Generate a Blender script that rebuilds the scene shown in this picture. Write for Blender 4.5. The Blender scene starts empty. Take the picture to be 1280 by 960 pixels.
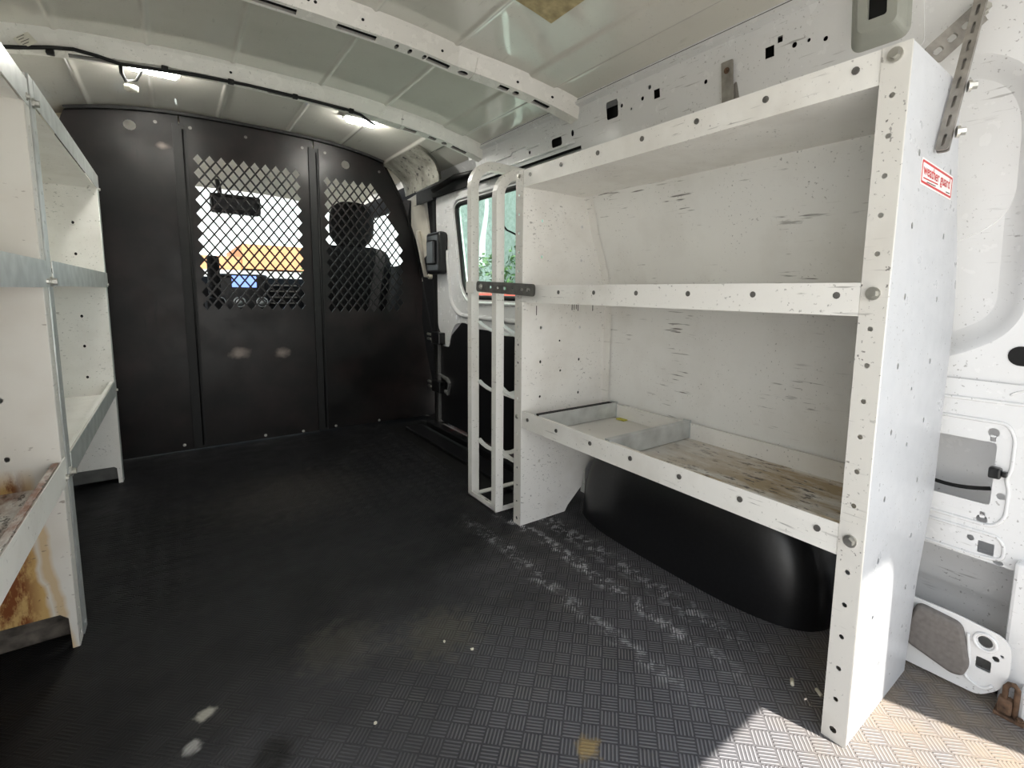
import bpy, bmesh, math, random
from mathutils import Vector, Matrix
from mathutils.geometry import tessellate_polygon
random.seed(7)
sc = bpy.context.scene
COL = sc.collection

# ------------------------------------------------------------------ camera
F, CX, CY = 607.7, 685.9, 438.83
YAW, PITCH, ROLL, EYE = 0.6557, 0.1168, 0.0163, 0.7523
fw = Vector((math.sin(YAW)*math.cos(PITCH), math.cos(YAW)*math.cos(PITCH), -math.sin(PITCH)))
r0 = Vector((math.cos(YAW), -math.sin(YAW), 0)); u0 = r0.cross(fw)
rt = math.cos(ROLL)*r0 + math.sin(ROLL)*u0
up = -math.sin(ROLL)*r0 + math.cos(ROLL)*u0
CAMP = Vector((0, 0, EYE))
cd = bpy.data.cameras.new('camera'); cam = bpy.data.objects.new('camera', cd); COL.objects.link(cam)
cd.sensor_fit = 'HORIZONTAL'; cd.sensor_width = 36; cd.lens = F/1280*36
cd.shift_x = (640-CX)/1280; cd.shift_y = (CY-480)/1280
cd.clip_start = 0.02; cd.clip_end = 300
M = Matrix((rt, up, -fw)).transposed().to_4x4(); M.translation = CAMP
cam.matrix_world = M
sc.camera = cam

def at(ax, val, px, py):
    """measured point of the photo on the plane ax = val"""
    v = fw + (px-CX)/F*rt - (py-CY)/F*up
    i = 'xyz'.index(ax); t = (val-CAMP[i])/v[i]
    return CAMP + t*v

# ------------------------------------------------------------------ materials
def nmat(name):
    m = bpy.data.materials.new(name); m.use_nodes = True
    nt = m.node_tree; nt.nodes.clear()
    o = nt.nodes.new('ShaderNodeOutputMaterial'); b = nt.nodes.new('ShaderNodeBsdfPrincipled')
    nt.links.new(b.outputs[0], o.inputs[0])
    return m, nt, b
def nd(nt, t, **k):
    n = nt.nodes.new(t)
    for a, v in k.items(): setattr(n, a, v)
    return n
def val(nt, op, a, b=None, c=None):
    n = nd(nt, 'ShaderNodeMath', operation=op)
    for i, x in enumerate((a, b, c)):
        if x is None: continue
        if isinstance(x, (int, float)): n.inputs[i].default_value = x
        else: nt.links.new(x, n.inputs[i])
    return n.outputs[0]
def coords(nt, scale=(1, 1, 1), rot=(0, 0, 0)):
    tc = nd(nt, 'ShaderNodeTexCoord'); mp = nd(nt, 'ShaderNodeMapping')
    mp.inputs['Scale'].default_value = scale; mp.inputs['Rotation'].default_value = rot
    nt.links.new(tc.outputs['Object'], mp.inputs[0]); return mp.outputs[0]
def noise(nt, co, scale, detail=3, rough=.5):
    n = nd(nt, 'ShaderNodeTexNoise'); n.inputs['Scale'].default_value = scale
    n.inputs['Detail'].default_value = detail; n.inputs['Roughness'].default_value = rough
    nt.links.new(co, n.inputs['Vector']); return n.outputs[0]
def ramp(nt, f, lo, hi, a=0., b=1.):
    n = nd(nt, 'ShaderNodeMapRange'); n.clamp = True
    n.inputs[1].default_value = lo; n.inputs[2].default_value = hi
    n.inputs[3].default_value = a; n.inputs[4].default_value = b
    nt.links.new(f, n.inputs[0]); return n.outputs[0]
def mix(nt, f, a, b):
    n = nd(nt, 'ShaderNodeMix', data_type='RGBA')
    if isinstance(f, (int, float)): n.inputs[0].default_value = f
    else: nt.links.new(f, n.inputs[0])
    for s, x in ((6, a), (7, b)):
        if isinstance(x, tuple): n.inputs[s].default_value = (*x, 1)
        else: nt.links.new(x, n.inputs[s])
    return n.outputs[2]
def bump(nt, b, h, dist=.001, strength=.5):
    n = nd(nt, 'ShaderNodeBump'); n.inputs['Distance'].default_value = dist; n.inputs['Strength'].default_value = strength
    nt.links.new(h, n.inputs['Height']); nt.links.new(n.outputs[0], b.inputs['Normal'])

def paint(name, col, rough=.35, chips=.5, dirt=.3, chipcol=(.12, .11, .10), dirtcol=(.45, .40, .33), spec=.5, scr=.6):
    """painted sheet metal: worn patches, small chips and long thin scratches"""
    m, nt, b = nmat(name); co = coords(nt)
    big = ramp(nt, noise(nt, co, 5, 5, .6), .48, .75, 0, dirt)
    c = mix(nt, big, col, dirtcol)
    chip = val(nt, 'MULTIPLY', ramp(nt, noise(nt, co, 150, 2), .66, .71), ramp(nt, noise(nt, co, 9, 3), .42, .58))
    c = mix(nt, val(nt, 'MULTIPLY', chip, chips), c, chipcol)
    s1 = ramp(nt, noise(nt, coords(nt, (80, 11, 150)), 1.0, 3), .64, .70)
    s1 = val(nt, 'MULTIPLY', s1, ramp(nt, noise(nt, co, 6, 2), .48, .62))
    c = mix(nt, val(nt, 'MULTIPLY', s1, scr), c, chipcol)
    nt.links.new(c, b.inputs['Base Color'])
    nt.links.new(ramp(nt, noise(nt, co, 30, 3), .3, .7, rough-.06, rough+.12), b.inputs['Roughness'])
    b.inputs['Specular IOR Level'].default_value = spec
    return m
def plain(name, col, rough=.5, metal=0., var=.15, scale=40, spec=.5):
    m, nt, b = nmat(name); co = coords(nt)
    d = tuple(x*(1-var) for x in col); l = tuple(min(1, x*(1+var)) for x in col)
    nt.links.new(mix(nt, ramp(nt, noise(nt, co, scale, 4), .3, .7), d, l), b.inputs['Base Color'])
    b.inputs['Roughness'].default_value = rough; b.inputs['Metallic'].default_value = metal
    b.inputs['Specular IOR Level'].default_value = spec
    return m
MT = {}
MT['white'] = paint('white_enamel', (.86, .845, .81), .36)
MT['white_end_dimmed'] = paint('white_enamel_end_dimmed', (.47, .48, .50), .33, chips=.6, dirt=.12)  # white enamel darkened to offset the strong light on this panel
MT['white_flange'] = paint('white_enamel_flange', (.72, .70, .66), .38, chips=.9, dirt=.3)
MT['white_back'] = paint('white_enamel_back', (.86, .855, .83), .34, chips=.5, dirt=.2, scr=.9)
MT['body'] = paint('body_white_paint', (.75, .75, .755), .18, chips=.5, dirt=.1, scr=.5)
MT['roof'] = paint('roof_primer_white', (.68, .66, .60), .09, chips=.2, dirt=.2, dirtcol=(.40, .38, .31), spec=.6, scr=.15)
MT['bow'] = paint('bow_white_paint', (.76, .74, .70), .22, chips=.4, dirt=.1, scr=.15)
MT['galv'] = plain('galvanised_steel', (.60, .62, .61), .38, .45, .15, 25)
MT['steel'] = plain('dull_zinc_steel', (.34, .32, .295), .5, .55, .3, 30)
MT['strap'] = plain('dark_zinc_strap', (.16, .155, .145), .45, .7, .3, 40)
MT['bolt'] = plain('bolt_zinc', (.55, .54, .50), .3, .9, .1, 80)
MT['lip_disc'] = plain('dull_disc_metal', (.17, .165, .155), .45, .5, .2, 80)
MT['rust'] = plain('rusty_iron', (.13, .075, .045), .8, .2, .6, 60)
MT['black_plastic'] = plain('black_moulded_plastic', (.008, .008, .009), .30, 0, .3, 120, .5)
MT['rubber'] = plain('black_rubber', (.010, .010, .010), .6, 0, .2, 60, .3)
MT['grey_pad'] = plain('grey_felt_pad', (.17, .155, .145), .85, 0, .12, 120, .2)
MT['cable'] = plain('black_cable_sheath', (.008, .008, .008), .5, 0, .1, 60, .3)
MT['beige'] = plain('beige_trim', (.82, .77, .66), .55, 0, .05, 20)
MT['cab_dark'] = plain('dark_grey_cab_cloth', (.014, .014, .015), .85, 0, .3, 90, .2)
MT['foam'] = plain('tan_foam', (.42, .35, .20), .95, 0, .25, 45, .1)
MT['card'] = plain('paper_card', (.62, .60, .52), .7, 0, .08, 60)
MT['red'] = plain('red_print', (.50, .03, .035), .5, 0, .05, 60)
MT['sticker'] = plain('white_sticker', (.80, .76, .74), .45, 0, .04, 60)
MT['ink'] = plain('black_ink', (.02, .02, .02), .6, 0, .1, 60)
MT['yellow'] = plain('yellow_scrap', (.6, .55, .08), .6, 0, .1, 60)
MT['stub'] = plain('cream_stub', (.85, .80, .66), .6, 0, .08, 80)
MT['orange'] = plain('orange_stucco', (.62, .27, .13), .8, 0, .1, 3)
MT['asphalt'] = plain('pale_asphalt', (.42, .41, .39), .9, 0, .15, 4)
MT['leaf'] = plain('leaf_green', (.07, .13, .04), .7, 0, .5, 6)
MT['carwhite'] = plain('car_white', (.8, .8, .8), .2, 0, .02, 5)
MT['carglass'] = plain('car_glass_dark', (.05, .06, .07), .08, 0, .02, 5)
MT['carred'] = plain('car_red', (.35, .05, .04), .25, 0, .02, 5)
MT['screen_cloth'] = None
def m_emit(name, col, s):
    m, nt, b = nmat(name); b.inputs['Base Color'].default_value = (*col, 1)
    b.inputs['Emission Color'].default_value = (*col, 1); b.inputs['Emission Strength'].default_value = s
    return m
MT['led'] = m_emit('lit_lamp_lens', (1, .98, .90), 115)
MT['display'] = m_emit('lit_display', (.18, .28, .75), 1.2)
def m_glass(name, tint, refl=.08):
    m, nt, b = nmat(name); nt.nodes.remove(b)
    o = [n for n in nt.nodes if n.type == 'OUTPUT_MATERIAL'][0]
    t = nd(nt, 'ShaderNodeBsdfTransparent'); t.inputs[0].default_value = (*tint, 1)
    g = nd(nt, 'ShaderNodeBsdfGlossy'); g.inputs['Roughness'].default_value = .02
    lw = nd(nt, 'ShaderNodeLayerWeight'); lw.inputs[0].default_value = .5
    fz = val(nt, 'ADD', val(nt, 'MULTIPLY', val(nt, 'POWER', lw.outputs['Facing'], 5.), .5), .02)
    mx = nd(nt, 'ShaderNodeMixShader')
    nt.links.new(fz, mx.inputs[0]); nt.links.new(t.outputs[0], mx.inputs[1]); nt.links.new(g.outputs[0], mx.inputs[2])
    nt.links.new(mx.outputs[0], o.inputs[0]); return m
MT['glass_green'] = m_glass('green_tinted_glass', (.80, .93, .88))
MT['glass_clear'] = m_glass('windscreen_glass', (.92, .97, .97))

def m_partition():
    m, nt, b = nmat('black_bulkhead_paint'); co = coords(nt)
    c = mix(nt, ramp(nt, noise(nt, co, 4, 5, .65), .42, .72), (.003, .0028, .0028), (.015, .010, .0095))
    st = val(nt, 'MULTIPLY', ramp(nt, noise(nt, coords(nt, (50, 50, 5)), 1., 2), .66, .70), ramp(nt, noise(nt, co, 5, 2), .5, .6))
    c = mix(nt, st, c, (.004, .004, .004))
    # pale scuffed patches at knee height of the middle panel
    tc = nd(nt, 'ShaderNodeTexCoord'); sp = nd(nt, 'ShaderNodeSeparateXYZ'); nt.links.new(tc.outputs['Object'], sp.inputs[0])
    masks = None
    for cx, cz, rx, rz in ((.235, .445, .055, .035), (.42, .435, .05, .03), (.0, 1.36, .03, .02)):
        dx = val(nt, 'DIVIDE', val(nt, 'SUBTRACT', sp.outputs[0], cx), rx); dz = val(nt, 'DIVIDE', val(nt, 'SUBTRACT', sp.outputs[2], cz), rz)
        d = val(nt, 'SQRT', val(nt, 'ADD', val(nt, 'MULTIPLY', dx, dx), val(nt, 'MULTIPLY', dz, dz)))
        k = ramp(nt, val(nt, 'ADD', d, val(nt, 'MULTIPLY', noise(nt, co, 25, 3), 1.2)), .75, 1.5, 1, 0)
        masks = k if masks is None else val(nt, 'MAXIMUM', masks, k)
    c = mix(nt, val(nt, 'MULTIPLY', masks, .8), c, (.22, .18, .16))
    nt.links.new(c, b.inputs['Base Color'])
    nt.links.new(ramp(nt, noise(nt, co, 6, 4), .35, .7, .30, .50), b.inputs['Roughness']); b.inputs['Specular IOR Level'].default_value = .26
    return m
MT['bulk'] = m_partition()
MT['bulk_dark'] = plain('black_post_and_shade_paint', (.006, .006, .006), .5, 0, .2, 20, .3)  # post and rail paint; also blackens shaded hollows

def m_mat():
    """black rubber mat: basket-weave ribs set at 45 degrees, worn smooth towards the cab, chalky scuffs, dusty and painted lighter for sheen at the tailgate"""
    m, nt, b = nmat('ribbed_rubber_mat')
    tc = nd(nt, 'ShaderNodeTexCoord'); sp = nd(nt, 'ShaderNodeSeparateXYZ'); nt.links.new(tc.outputs['Object'], sp.inputs[0])
    X, Y = sp.outputs[0], sp.outputs[1]; S = .0325*1.41421356
    co = coords(nt)
    u = val(nt, 'DIVIDE', val(nt, 'ADD', X, Y), S); v = val(nt, 'DIVIDE', val(nt, 'SUBTRACT', X, Y), S)
    u = val(nt, 'ADD', u, 200.); v = val(nt, 'ADD', v, 200.)
    cell = val(nt, 'MODULO', val(nt, 'ADD', val(nt, 'FLOOR', u), val(nt, 'FLOOR', v)), 2.)
    fu = val(nt, 'FRACT', u); fv = val(nt, 'FRACT', v)
    def rib(a): return ramp(nt, val(nt, 'SINE', val(nt, 'SUBTRACT', val(nt, 'MULTIPLY', a, 2*math.pi*5), math.pi/2)), -.2, .6)
    def edge(a): return ramp(nt, val(nt, 'ABSOLUTE', val(nt, 'SUBTRACT', a, .5)), .43, .48, 1, 0)
    ra = val(nt, 'MULTIPLY', rib(fu), edge(fv)); rb = val(nt, 'MULTIPLY', rib(fv), edge(fu))
    h = val(nt, 'ADD', val(nt, 'MULTIPLY', ra, cell), val(nt, 'MULTIPLY', rb, val(nt, 'SUBTRACT', 1., cell)))
    # worn smooth in the walkway
    walk = val(nt, 'ADD', val(nt, 'ADD', val(nt, 'MULTIPLY', X, -.55), val(nt, 'MULTIPLY', Y, .75)), val(nt, 'MULTIPLY', noise(nt, co, 6, 4), .9))
    keep = ramp(nt, walk, .70, 1.25, 1, .12)
    hh = val(nt, 'MULTIPLY', h, keep)
    bump(nt, b, hh, .004, 1.0)
    base = mix(nt, ramp(nt, noise(nt, co, 3, 4), .35, .7), (.005, .0053, .006), (.014, .014, .016))
    rear = ramp(nt, val(nt, 'ADD', val(nt, 'SUBTRACT', Y, val(nt, 'MULTIPLY', X, .35)), val(nt, 'MULTIPLY', noise(nt, co, 5, 4), .5)), .35, 1.30, 1, 0)
    c = mix(nt, val(nt, 'MULTIPLY', rear, .75), base, (.36, .355, .385))  # lighter towards the tailgate: dust plus reflected light painted in
    c = mix(nt, ramp(nt, hh, 0., 1., .62, 0.), c, (.004, .004, .005))  # groove shade painted into the colour
    c = mix(nt, ramp(nt, hh, .6, 1., 0., .20), c, (.26, .255, .26))  # rib tops painted lighter, as if catching the light
    # dust held on the rib tops
    dust = val(nt, 'MULTIPLY', ramp(nt, noise(nt, co, 8, 5, .65), .50, .70), hh)
    c = mix(nt, val(nt, 'MULTIPLY', dust, .35), c, (.22, .205, .17))
    # tan dirt where feet and water gather by the tailgate
    c = mix(nt, val(nt, 'MULTIPLY', val(nt, 'MULTIPLY', ramp(nt, X, .70, 1.05), ramp(nt, Y, .28, .50, 1, 0)), ramp(nt, noise(nt, co, 16, 5), .3, .65, .25, .8)), c, (.27, .215, .16))
    # chalk-white drag marks beside the wheel arch
    lane = val(nt, 'SUBTRACT', X, val(nt, 'ADD', .845, val(nt, 'MULTIPLY', noise(nt, co, 4, 2), .06)))
    l1 = ramp(nt, val(nt, 'ABSOLUTE', val(nt, 'SUBTRACT', lane, -.02)), .006, .03, 1, 0)
    l2 = ramp(nt, val(nt, 'ABSOLUTE', val(nt, 'ADD', lane, .14)), .005, .03, .6, 0)
    l3 = ramp(nt, val(nt, 'ABSOLUTE', val(nt, 'SUBTRACT', lane, .075)), .01, .05, .7, 0)
    ln = val(nt, 'MAXIMUM', val(nt, 'MAXIMUM', l1, l2), l3)
    ln = val(nt, 'MULTIPLY', ln, ramp(nt, noise(nt, co, 30, 5, .75), .50, .58))
    ln = val(nt, 'MULTIPLY', ln, val(nt, 'MULTIPLY', ramp(nt, Y, .42, .6), ramp(nt, Y, 1.2, 1.45, 1, 0)))
    ln = val(nt, 'MULTIPLY', ln, val(nt, 'ADD', val(nt, 'MULTIPLY', h, .8), .25))
    c = mix(nt, ln, c, (.75, .75, .78))
    # round worn marks and small spills
    for cx, cy, r, col, k in ((.506, .532, .025, (.42, .30, .13), .8), (.43, .93, .10, (.16, .145, .10), .25), (.24, 1.02, .10, (.13, .12, .09), .22), (.0, .985, .018, (.5, .48, .42), .9), (-.02, .925, .018, (.45, .44, .42), .9), (.09, .83, .04, (.004, .004, .004), .9), (.30, 1.95, .30, (.03, .027, .024), .6)):
        dx = val(nt, 'SUBTRACT', X, cx); dy = val(nt, 'SUBTRACT', Y, cy)
        d = val(nt, 'SQRT', val(nt, 'ADD', val(nt, 'MULTIPLY', dx, dx), val(nt, 'MULTIPLY', dy, dy)))
        d = val(nt, 'ADD', d, val(nt, 'MULTIPLY', val(nt, 'SUBTRACT', noise(nt, co, 40, 4), .5), r*2.2))
        mk = ramp(nt, d, r*.4, r, k, 0)
        c = mix(nt, mk, c, col)
    nt.links.new(c, b.inputs['Base Color'])
    nt.links.new(ramp(nt, noise(nt, co, 12, 4), .3, .7, .42, .62), b.inputs['Roughness'])
    b.inputs['Specular IOR Level'].default_value = .22
    return m
MT['mat'] = m_mat()

def m_dirty_tray(name, brown, ylo, yhi, col=(.72, .70, .66)):
    m, nt, b = nmat(name); co = coords(nt)
    tc = nd(nt, 'ShaderNodeTexCoord'); sp = nd(nt, 'ShaderNodeSeparateXYZ'); nt.links.new(tc.outputs['Object'], sp.inputs[0])
    near = ramp(nt, sp.outputs[1], ylo, yhi, 1, 0)
    st = coords(nt, (16, 5, 5))
    k = val(nt, 'MULTIPLY', ramp(nt, noise(nt, st, 1., 6, .7), .40, .58), near)
    c = mix(nt, k, col, brown)
    k2 = val(nt, 'MULTIPLY', ramp(nt, noise(nt, coords(nt, (50, 22, 22)), 1., 5, .7), .56, .62), near)
    c = mix(nt, val(nt, 'MULTIPLY', k2, .9), c, (.05, .035, .025))
    k3 = ramp(nt, noise(nt, co, 60, 3), .70, .73)
    c = mix(nt, k3, c, (.12, .12, .12))
    nt.links.new(c, b.inputs['Base Color']); b.inputs['Roughness'].default_value = .45
    return m
MT['tray_dirty'] = m_dirty_tray('stained_tray_paint', (.40, .30, .17), .55, .98)
MT['tray_rusty'] = m_dirty_tray('rust_stained_tray', (.25, .12, .08), 3., 4.)
def m_rustpanel():
    m, nt, b = nmat('rust_streaked_white_paint'); co = coords(nt)
    tc = nd(nt, 'ShaderNodeTexCoord'); sp = nd(nt, 'ShaderNodeSeparateXYZ'); nt.links.new(tc.outputs['Object'], sp.inputs[0])
    X, Z = sp.outputs[0], sp.outputs[2]
    low = ramp(nt, Z, .36, .40, 1, 0)
    edgeX = val(nt, 'ADD', X, val(nt, 'MULTIPLY', Z, .10))
    edgeX = val(nt, 'ADD', edgeX, val(nt, 'MULTIPLY', val(nt, 'SUBTRACT', noise(nt, co, 14, 3), .5), .025))
    rust = val(nt, 'MULTIPLY', ramp(nt, edgeX, -.232, -.224, 1, 0), low)
    run = val(nt, 'MULTIPLY', ramp(nt, val(nt, 'ABSOLUTE', val(nt, 'ADD', edgeX, .214)), .004, .012, .7, 0), low)
    c = mix(nt, ramp(nt, noise(nt, co, 6, 4), .5, .75, 0, .35), (.72, .70, .65), (.5, .44, .36))
    c = mix(nt, val(nt, 'MAXIMUM', rust, run), c, (.55, .36, .14))
    deep = val(nt, 'MULTIPLY', val(nt, 'MULTIPLY', ramp(nt, X, -.27, -.245, 1, 0), low), ramp(nt, noise(nt, coords(nt, (40, 40, 14)), 1., 5, .7), .46, .58))
    c = mix(nt, deep, c, (.20, .06, .015))
    sp2 = val(nt, 'MULTIPLY', ramp(nt, noise(nt, co, 120, 2), .68, .72), rust)
    c = mix(nt, sp2, c, (.15, .05, .02))
    chip = val(nt, 'MULTIPLY', ramp(nt, noise(nt, coords(nt, (60, 60, 140)), 1., 2), .68, .72), ramp(nt, noise(nt, co, 12, 3), .5, .6))
    c = mix(nt, val(nt, 'MULTIPLY', chip, .7), c, (.16, .12, .09))
    nt.links.new(c, b.inputs['Base Color']); b.inputs['Roughness'].default_value = .42
    return m
MT['rusty_white'] = m_rustpanel()
def m_speckle():
    m, nt, b = nmat('speckled_grey_lining'); co = coords(nt)
    c = mix(nt, ramp(nt, noise(nt, co, 12, 6, .7), .38, .62), (.35, .34, .30), (.16, .155, .13))
    c = mix(nt, ramp(nt, noise(nt, co, 30, 4, .7), .58, .64), c, (.015, .015, .015))
    nt.links.new(c, b.inputs['Base Color']); b.inputs['Roughness'].default_value = .3; return m
MT['lining'] = m_speckle()
def m_screen():
    m, nt, b = nmat('pale_green_windscreen_mesh'); co = coords(nt, (1, 1, 1))
    c = mix(nt, ramp(nt, noise(nt, co, 9, 6, .7), .38, .62), (.27, .315, .295), (.40, .43, .415))
    nt.links.new(c, b.inputs['Base Color']); b.inputs['Roughness'].default_value = .8; return m
MT['screen_cloth'] = m_screen()
for n in MT['roof'].node_tree.nodes:
    if n.type == 'BSDF_PRINCIPLED': n.inputs['Coat Weight'].default_value = .9; n.inputs['Coat Roughness'].default_value = .03; n.inputs['Coat IOR'].default_value = 1.6

# ------------------------------------------------------------------ mesh helpers
class MB:
    def __init__(s): s.v = []; s.f = []; s.sm = []
    def add(s, vs, fs, smooth=False):
        o = len(s.v); s.v += [Vector(p) for p in vs]
        s.f += [tuple(i+o for i in f) for f in fs]; s.sm += [smooth]*len(fs); return s
    def box(s, a, b):
        x0, y0, z0 = [min(p, q) for p, q in zip(a, b)]; x1, y1, z1 = [max(p, q) for p, q in zip(a, b)]
        return s.add([(x0,y0,z0),(x1,y0,z0),(x1,y1,z0),(x0,y1,z0),(x0,y0,z1),(x1,y0,z1),(x1,y1,z1),(x0,y1,z1)],
                     [(0,3,2,1),(4,5,6,7),(0,1,5,4),(1,2,6,5),(2,3,7,6),(3,0,4,7)])
    def bbox(s, a, b, r=.003, seg=2):
        bm = bmesh.new(); bmesh.ops.create_cube(bm, size=1)
        for v in bm.verts: v.co = Vector([(p+q)/2 + c*abs(q-p) for p, q, c in zip(a, b, v.co)])
        bmesh.ops.bevel(bm, geom=bm.edges[:], offset=r, segments=seg, affect='EDGES', profile=.5)
        bm.verts.index_update()
        s.add([v.co.copy() for v in bm.verts], [tuple(v.index for v in f.verts) for f in bm.faces], False); bm.free(); return s
    def prism(s, pts, d):
        """closed polygon pts (3-D, planar) pushed along d"""
        n = len(pts); d = Vector(d); P = [Vector(p) for p in pts]
        tri = tessellate_polygon([P])
        s.add(P + [p+d for p in P], [tuple(t) for t in tri] + [tuple(n+i for i in reversed(t)) for t in tri]
              + [(i, (i+1) % n, (i+1) % n+n, i+n) for i in range(n)]); return s
    def plate(s, outer, holes, fn, th=.0015, back=True):
        """2-D outline with real holes, mapped by fn(u, v, w); w runs over the thickness"""
        loops = [[Vector((u, v, 0)) for u, v in L] for L in [outer]+list(holes)]
        tri = tessellate_polygon(loops); flat = [p for L in loops for p in L]; n = len(flat)
        vs = [fn(p.x, p.y, 0) for p in flat] + [fn(p.x, p.y, th) for p in flat]
        fs = [tuple(t) for t in tri]
        if back: fs += [tuple(n+i for i in reversed(t)) for t in tri]
        o = 0
        for L in loops:
            k = len(L)
            fs += [(o+i, o+(i+1) % k, n+o+(i+1) % k, n+o+i) for i in range(k)]; o += k
        return s.add(vs, fs)
    def tube(s, path, r, seg=8, caps=True, closed=False, smooth=True, flat=None):
        """round tube; flat=(w,h) gives a rectangular bar"""
        P = [Vector(p) for p in path]; n = len(P); rings = []; prevN = None
        for i in range(n):
            if closed: t = P[(i+1) % n]-P[i-1]
            else: t = P[min(i+1, n-1)]-P[max(i-1, 0)]
            t.normalize()
            if prevN is None:
                a = Vector((0, 0, 1)) if abs(t.z) < .9 else Vector((0, 1, 0))
                N = (a - a.dot(t)*t).normalized()
            else: N = (prevN - prevN.dot(t)*t).normalized()
            B = t.cross(N); prevN = N
            if flat:
                w, h = flat; rings.append([P[i]+N*a*h/2+B*b*w/2 for a, b in ((1,1),(1,-1),(-1,-1),(-1,1))])
            else: rings.append([P[i]+(N*math.cos(2*math.pi*k/seg)+B*math.sin(2*math.pi*k/seg))*r for k in range(seg)])
        m = len(rings[0]); vs = [p for R in rings for p in R]; fs = []
        for i in range(n if closed else n-1):
            j = (i+1) % n
            fs += [(i*m+k, i*m+(k+1) % m, j*m+(k+1) % m, j*m+k) for k in range(m)]
        if caps and not closed: fs += [tuple(range(m-1, -1, -1)), tuple((n-1)*m+k for k in range(m))]
        return s.add(vs, fs, smooth and not flat)
    def disc(s, c, nrm, r, h, seg=10):
        """short cylinder from c along nrm"""
        c = Vector(c); nrm = Vector(nrm).normalized()
        return s.tube([c, c+nrm*h], r, seg, smooth=False)
    def bolt(s, c, nrm, r, h):
        c = Vector(c); nrm = Vector(nrm).normalized()
        s.tube([c, c+nrm*h*.35], r*1.5, 14, smooth=False)
        return s.tube([c+nrm*h*.35, c+nrm*h], r, 6, smooth=False)
    def grid(s, rows, smooth=True, closed=False):
        m = len(rows[0]); vs = [p for R in rows for p in R]; fs = []
        for i in range(len(rows)-1):
            for k in range(m if closed else m-1):
                fs.append((i*m+k, i*m+(k+1) % m, (i+1)*m+(k+1) % m, (i+1)*m+k))
        return s.add(vs, fs, smooth)
    def build(s, name, mat, parent=None, **props):
        me = bpy.data.meshes.new(name); me.from_pydata([tuple(v) for v in s.v], [], s.f)
        me.polygons.foreach_set('use_smooth', s.sm); me.materials.append(mat)
        bm = bmesh.new(); bm.from_mesh(me); bmesh.ops.recalc_face_normals(bm, faces=bm.faces[:]); bm.to_mesh(me); bm.free()
        me.update()
        o = bpy.data.objects.new(name, me); COL.objects.link(o)
        if parent: adopt(o, parent)
        for k, v in props.items(): o[k] = v
        return o
def world_loc(o):
    return o.location + (world_loc(o.parent) if o.parent and not o.get('_w') else Vector())
LOC = {}
def adopt(o, p):
    o.parent = p; o.matrix_parent_inverse = Matrix.Translation(-LOC.get(p.name, Vector()))
def thing(name, label, cat, loc, group=None):
    o = bpy.data.objects.new(name, None); COL.objects.link(o); o.location = loc; o.empty_display_size = .05
    LOC[o.name] = Vector(loc); o['label'] = label; o['category'] = cat
    if group: o['group'] = group
    return o
def tag(o, label, cat, group=None, kind=None):
    o['label'] = label; o['category'] = cat
    if group: o['group'] = group
    if kind: o['kind'] = kind
    return o
def struct(mb, name, mat, parent=None):
    return mb.build(name, mat, parent) if parent else mb.build(name, mat, None, kind='structure')
def circ(cx, cy, r, n=10, ry=None):
    ry = ry or r
    return [(cx+r*math.cos(2*math.pi*k/n), cy+ry*math.sin(2*math.pi*k/n)) for k in range(n)]
def rrect(x0, y0, x1, y1, r, n=5):
    out = []
    for cx, cy, a in ((x1-r, y0+r, -90), (x1-r, y1-r, 0), (x0+r, y1-r, 90), (x0+r, y0+r, 180)):
        for k in range(n+1):
            t = math.radians(a+90*k/n); out.append((cx+r*math.cos(t), cy+r*math.sin(t)))
    return out
def rounded(poly, r, n=5):
    """round the corners of a 2-D polygon"""
    out = []; m = len(poly)
    for i in range(m):
        p = Vector(poly[i]); a = Vector(poly[i-1])-p; b = Vector(poly[(i+1) % m])-p
        rr = min(r, a.length*.45, b.length*.45); a = p+a.normalized()*rr; b = p+b.normalized()*rr
        for k in range(n+1):
            t = k/n; q = (1-t)**2*a + 2*t*(1-t)*p + t*t*b; out.append((q.x, q.y))
    return out
def rectp(x0, y0, x1, y1): return [(x0, y0), (x1, y0), (x1, y1), (x0, y1)]

# ------------------------------------------------------------------ the van body
XC = .335                                  # centre line of the van
def roofz(x): return 1.52-.115*abs((x-XC)/.775)**3
YR = -.12                                  # tailgate opening
# floor
fl = MB()
fl.box((-.36, YR, -.02), (.915, 2.90, 0)).box((.915, YR, -.02), (1.16, 1.34, 0)).box((1.16, .101, -.02), (1.215, .40, 0))
struct(fl, 'floor', MT['mat'])
sb = MB(); sb.box((-.62, YR, -.08), (1.34, 4.9, -.021)).box((-.60, YR, -.021), (-.362, 2.9, -.005)); struct(sb, 'trim_1', MT['bulk_dark'])
st = MB(); st.bbox((1.00, 1.36, -.02), (1.10, 2.62, -.004), .004).bbox((1.125, 1.36, -.02), (1.175, 2.62, .008), .004); struct(st, 'trim_2', MT['black_plastic'])

# roof skin with pressed beads, thin but closed
rf = MB(); xs = [-.485+1.64*i/400 for i in range(401)]
beads = [-.226, -.02, .205, .485, .73]
def roof_under(x, y):
    z = roofz(x)
    for b in beads:
        d = abs(x-b)
        if d < .010: z -= .005*(1-d/.010)
    if .955 < x < 1.045: z -= .006*min(1, (x-.955)/.008, (1.045-x)/.008)
    return z
ys = [YR, .4, .9, 1.42, 2.1, 2.755, 3.3, 3.9, 4.15]
rows = [[(x, y, roof_under(x, y)) for x in xs] for y in ys]
rf.grid(rows, True); rf.grid([[(x, y, z+.02) for x, y, z in R] for R in rows], True)
struct(rf, 'ceiling', MT['roof'])

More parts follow.
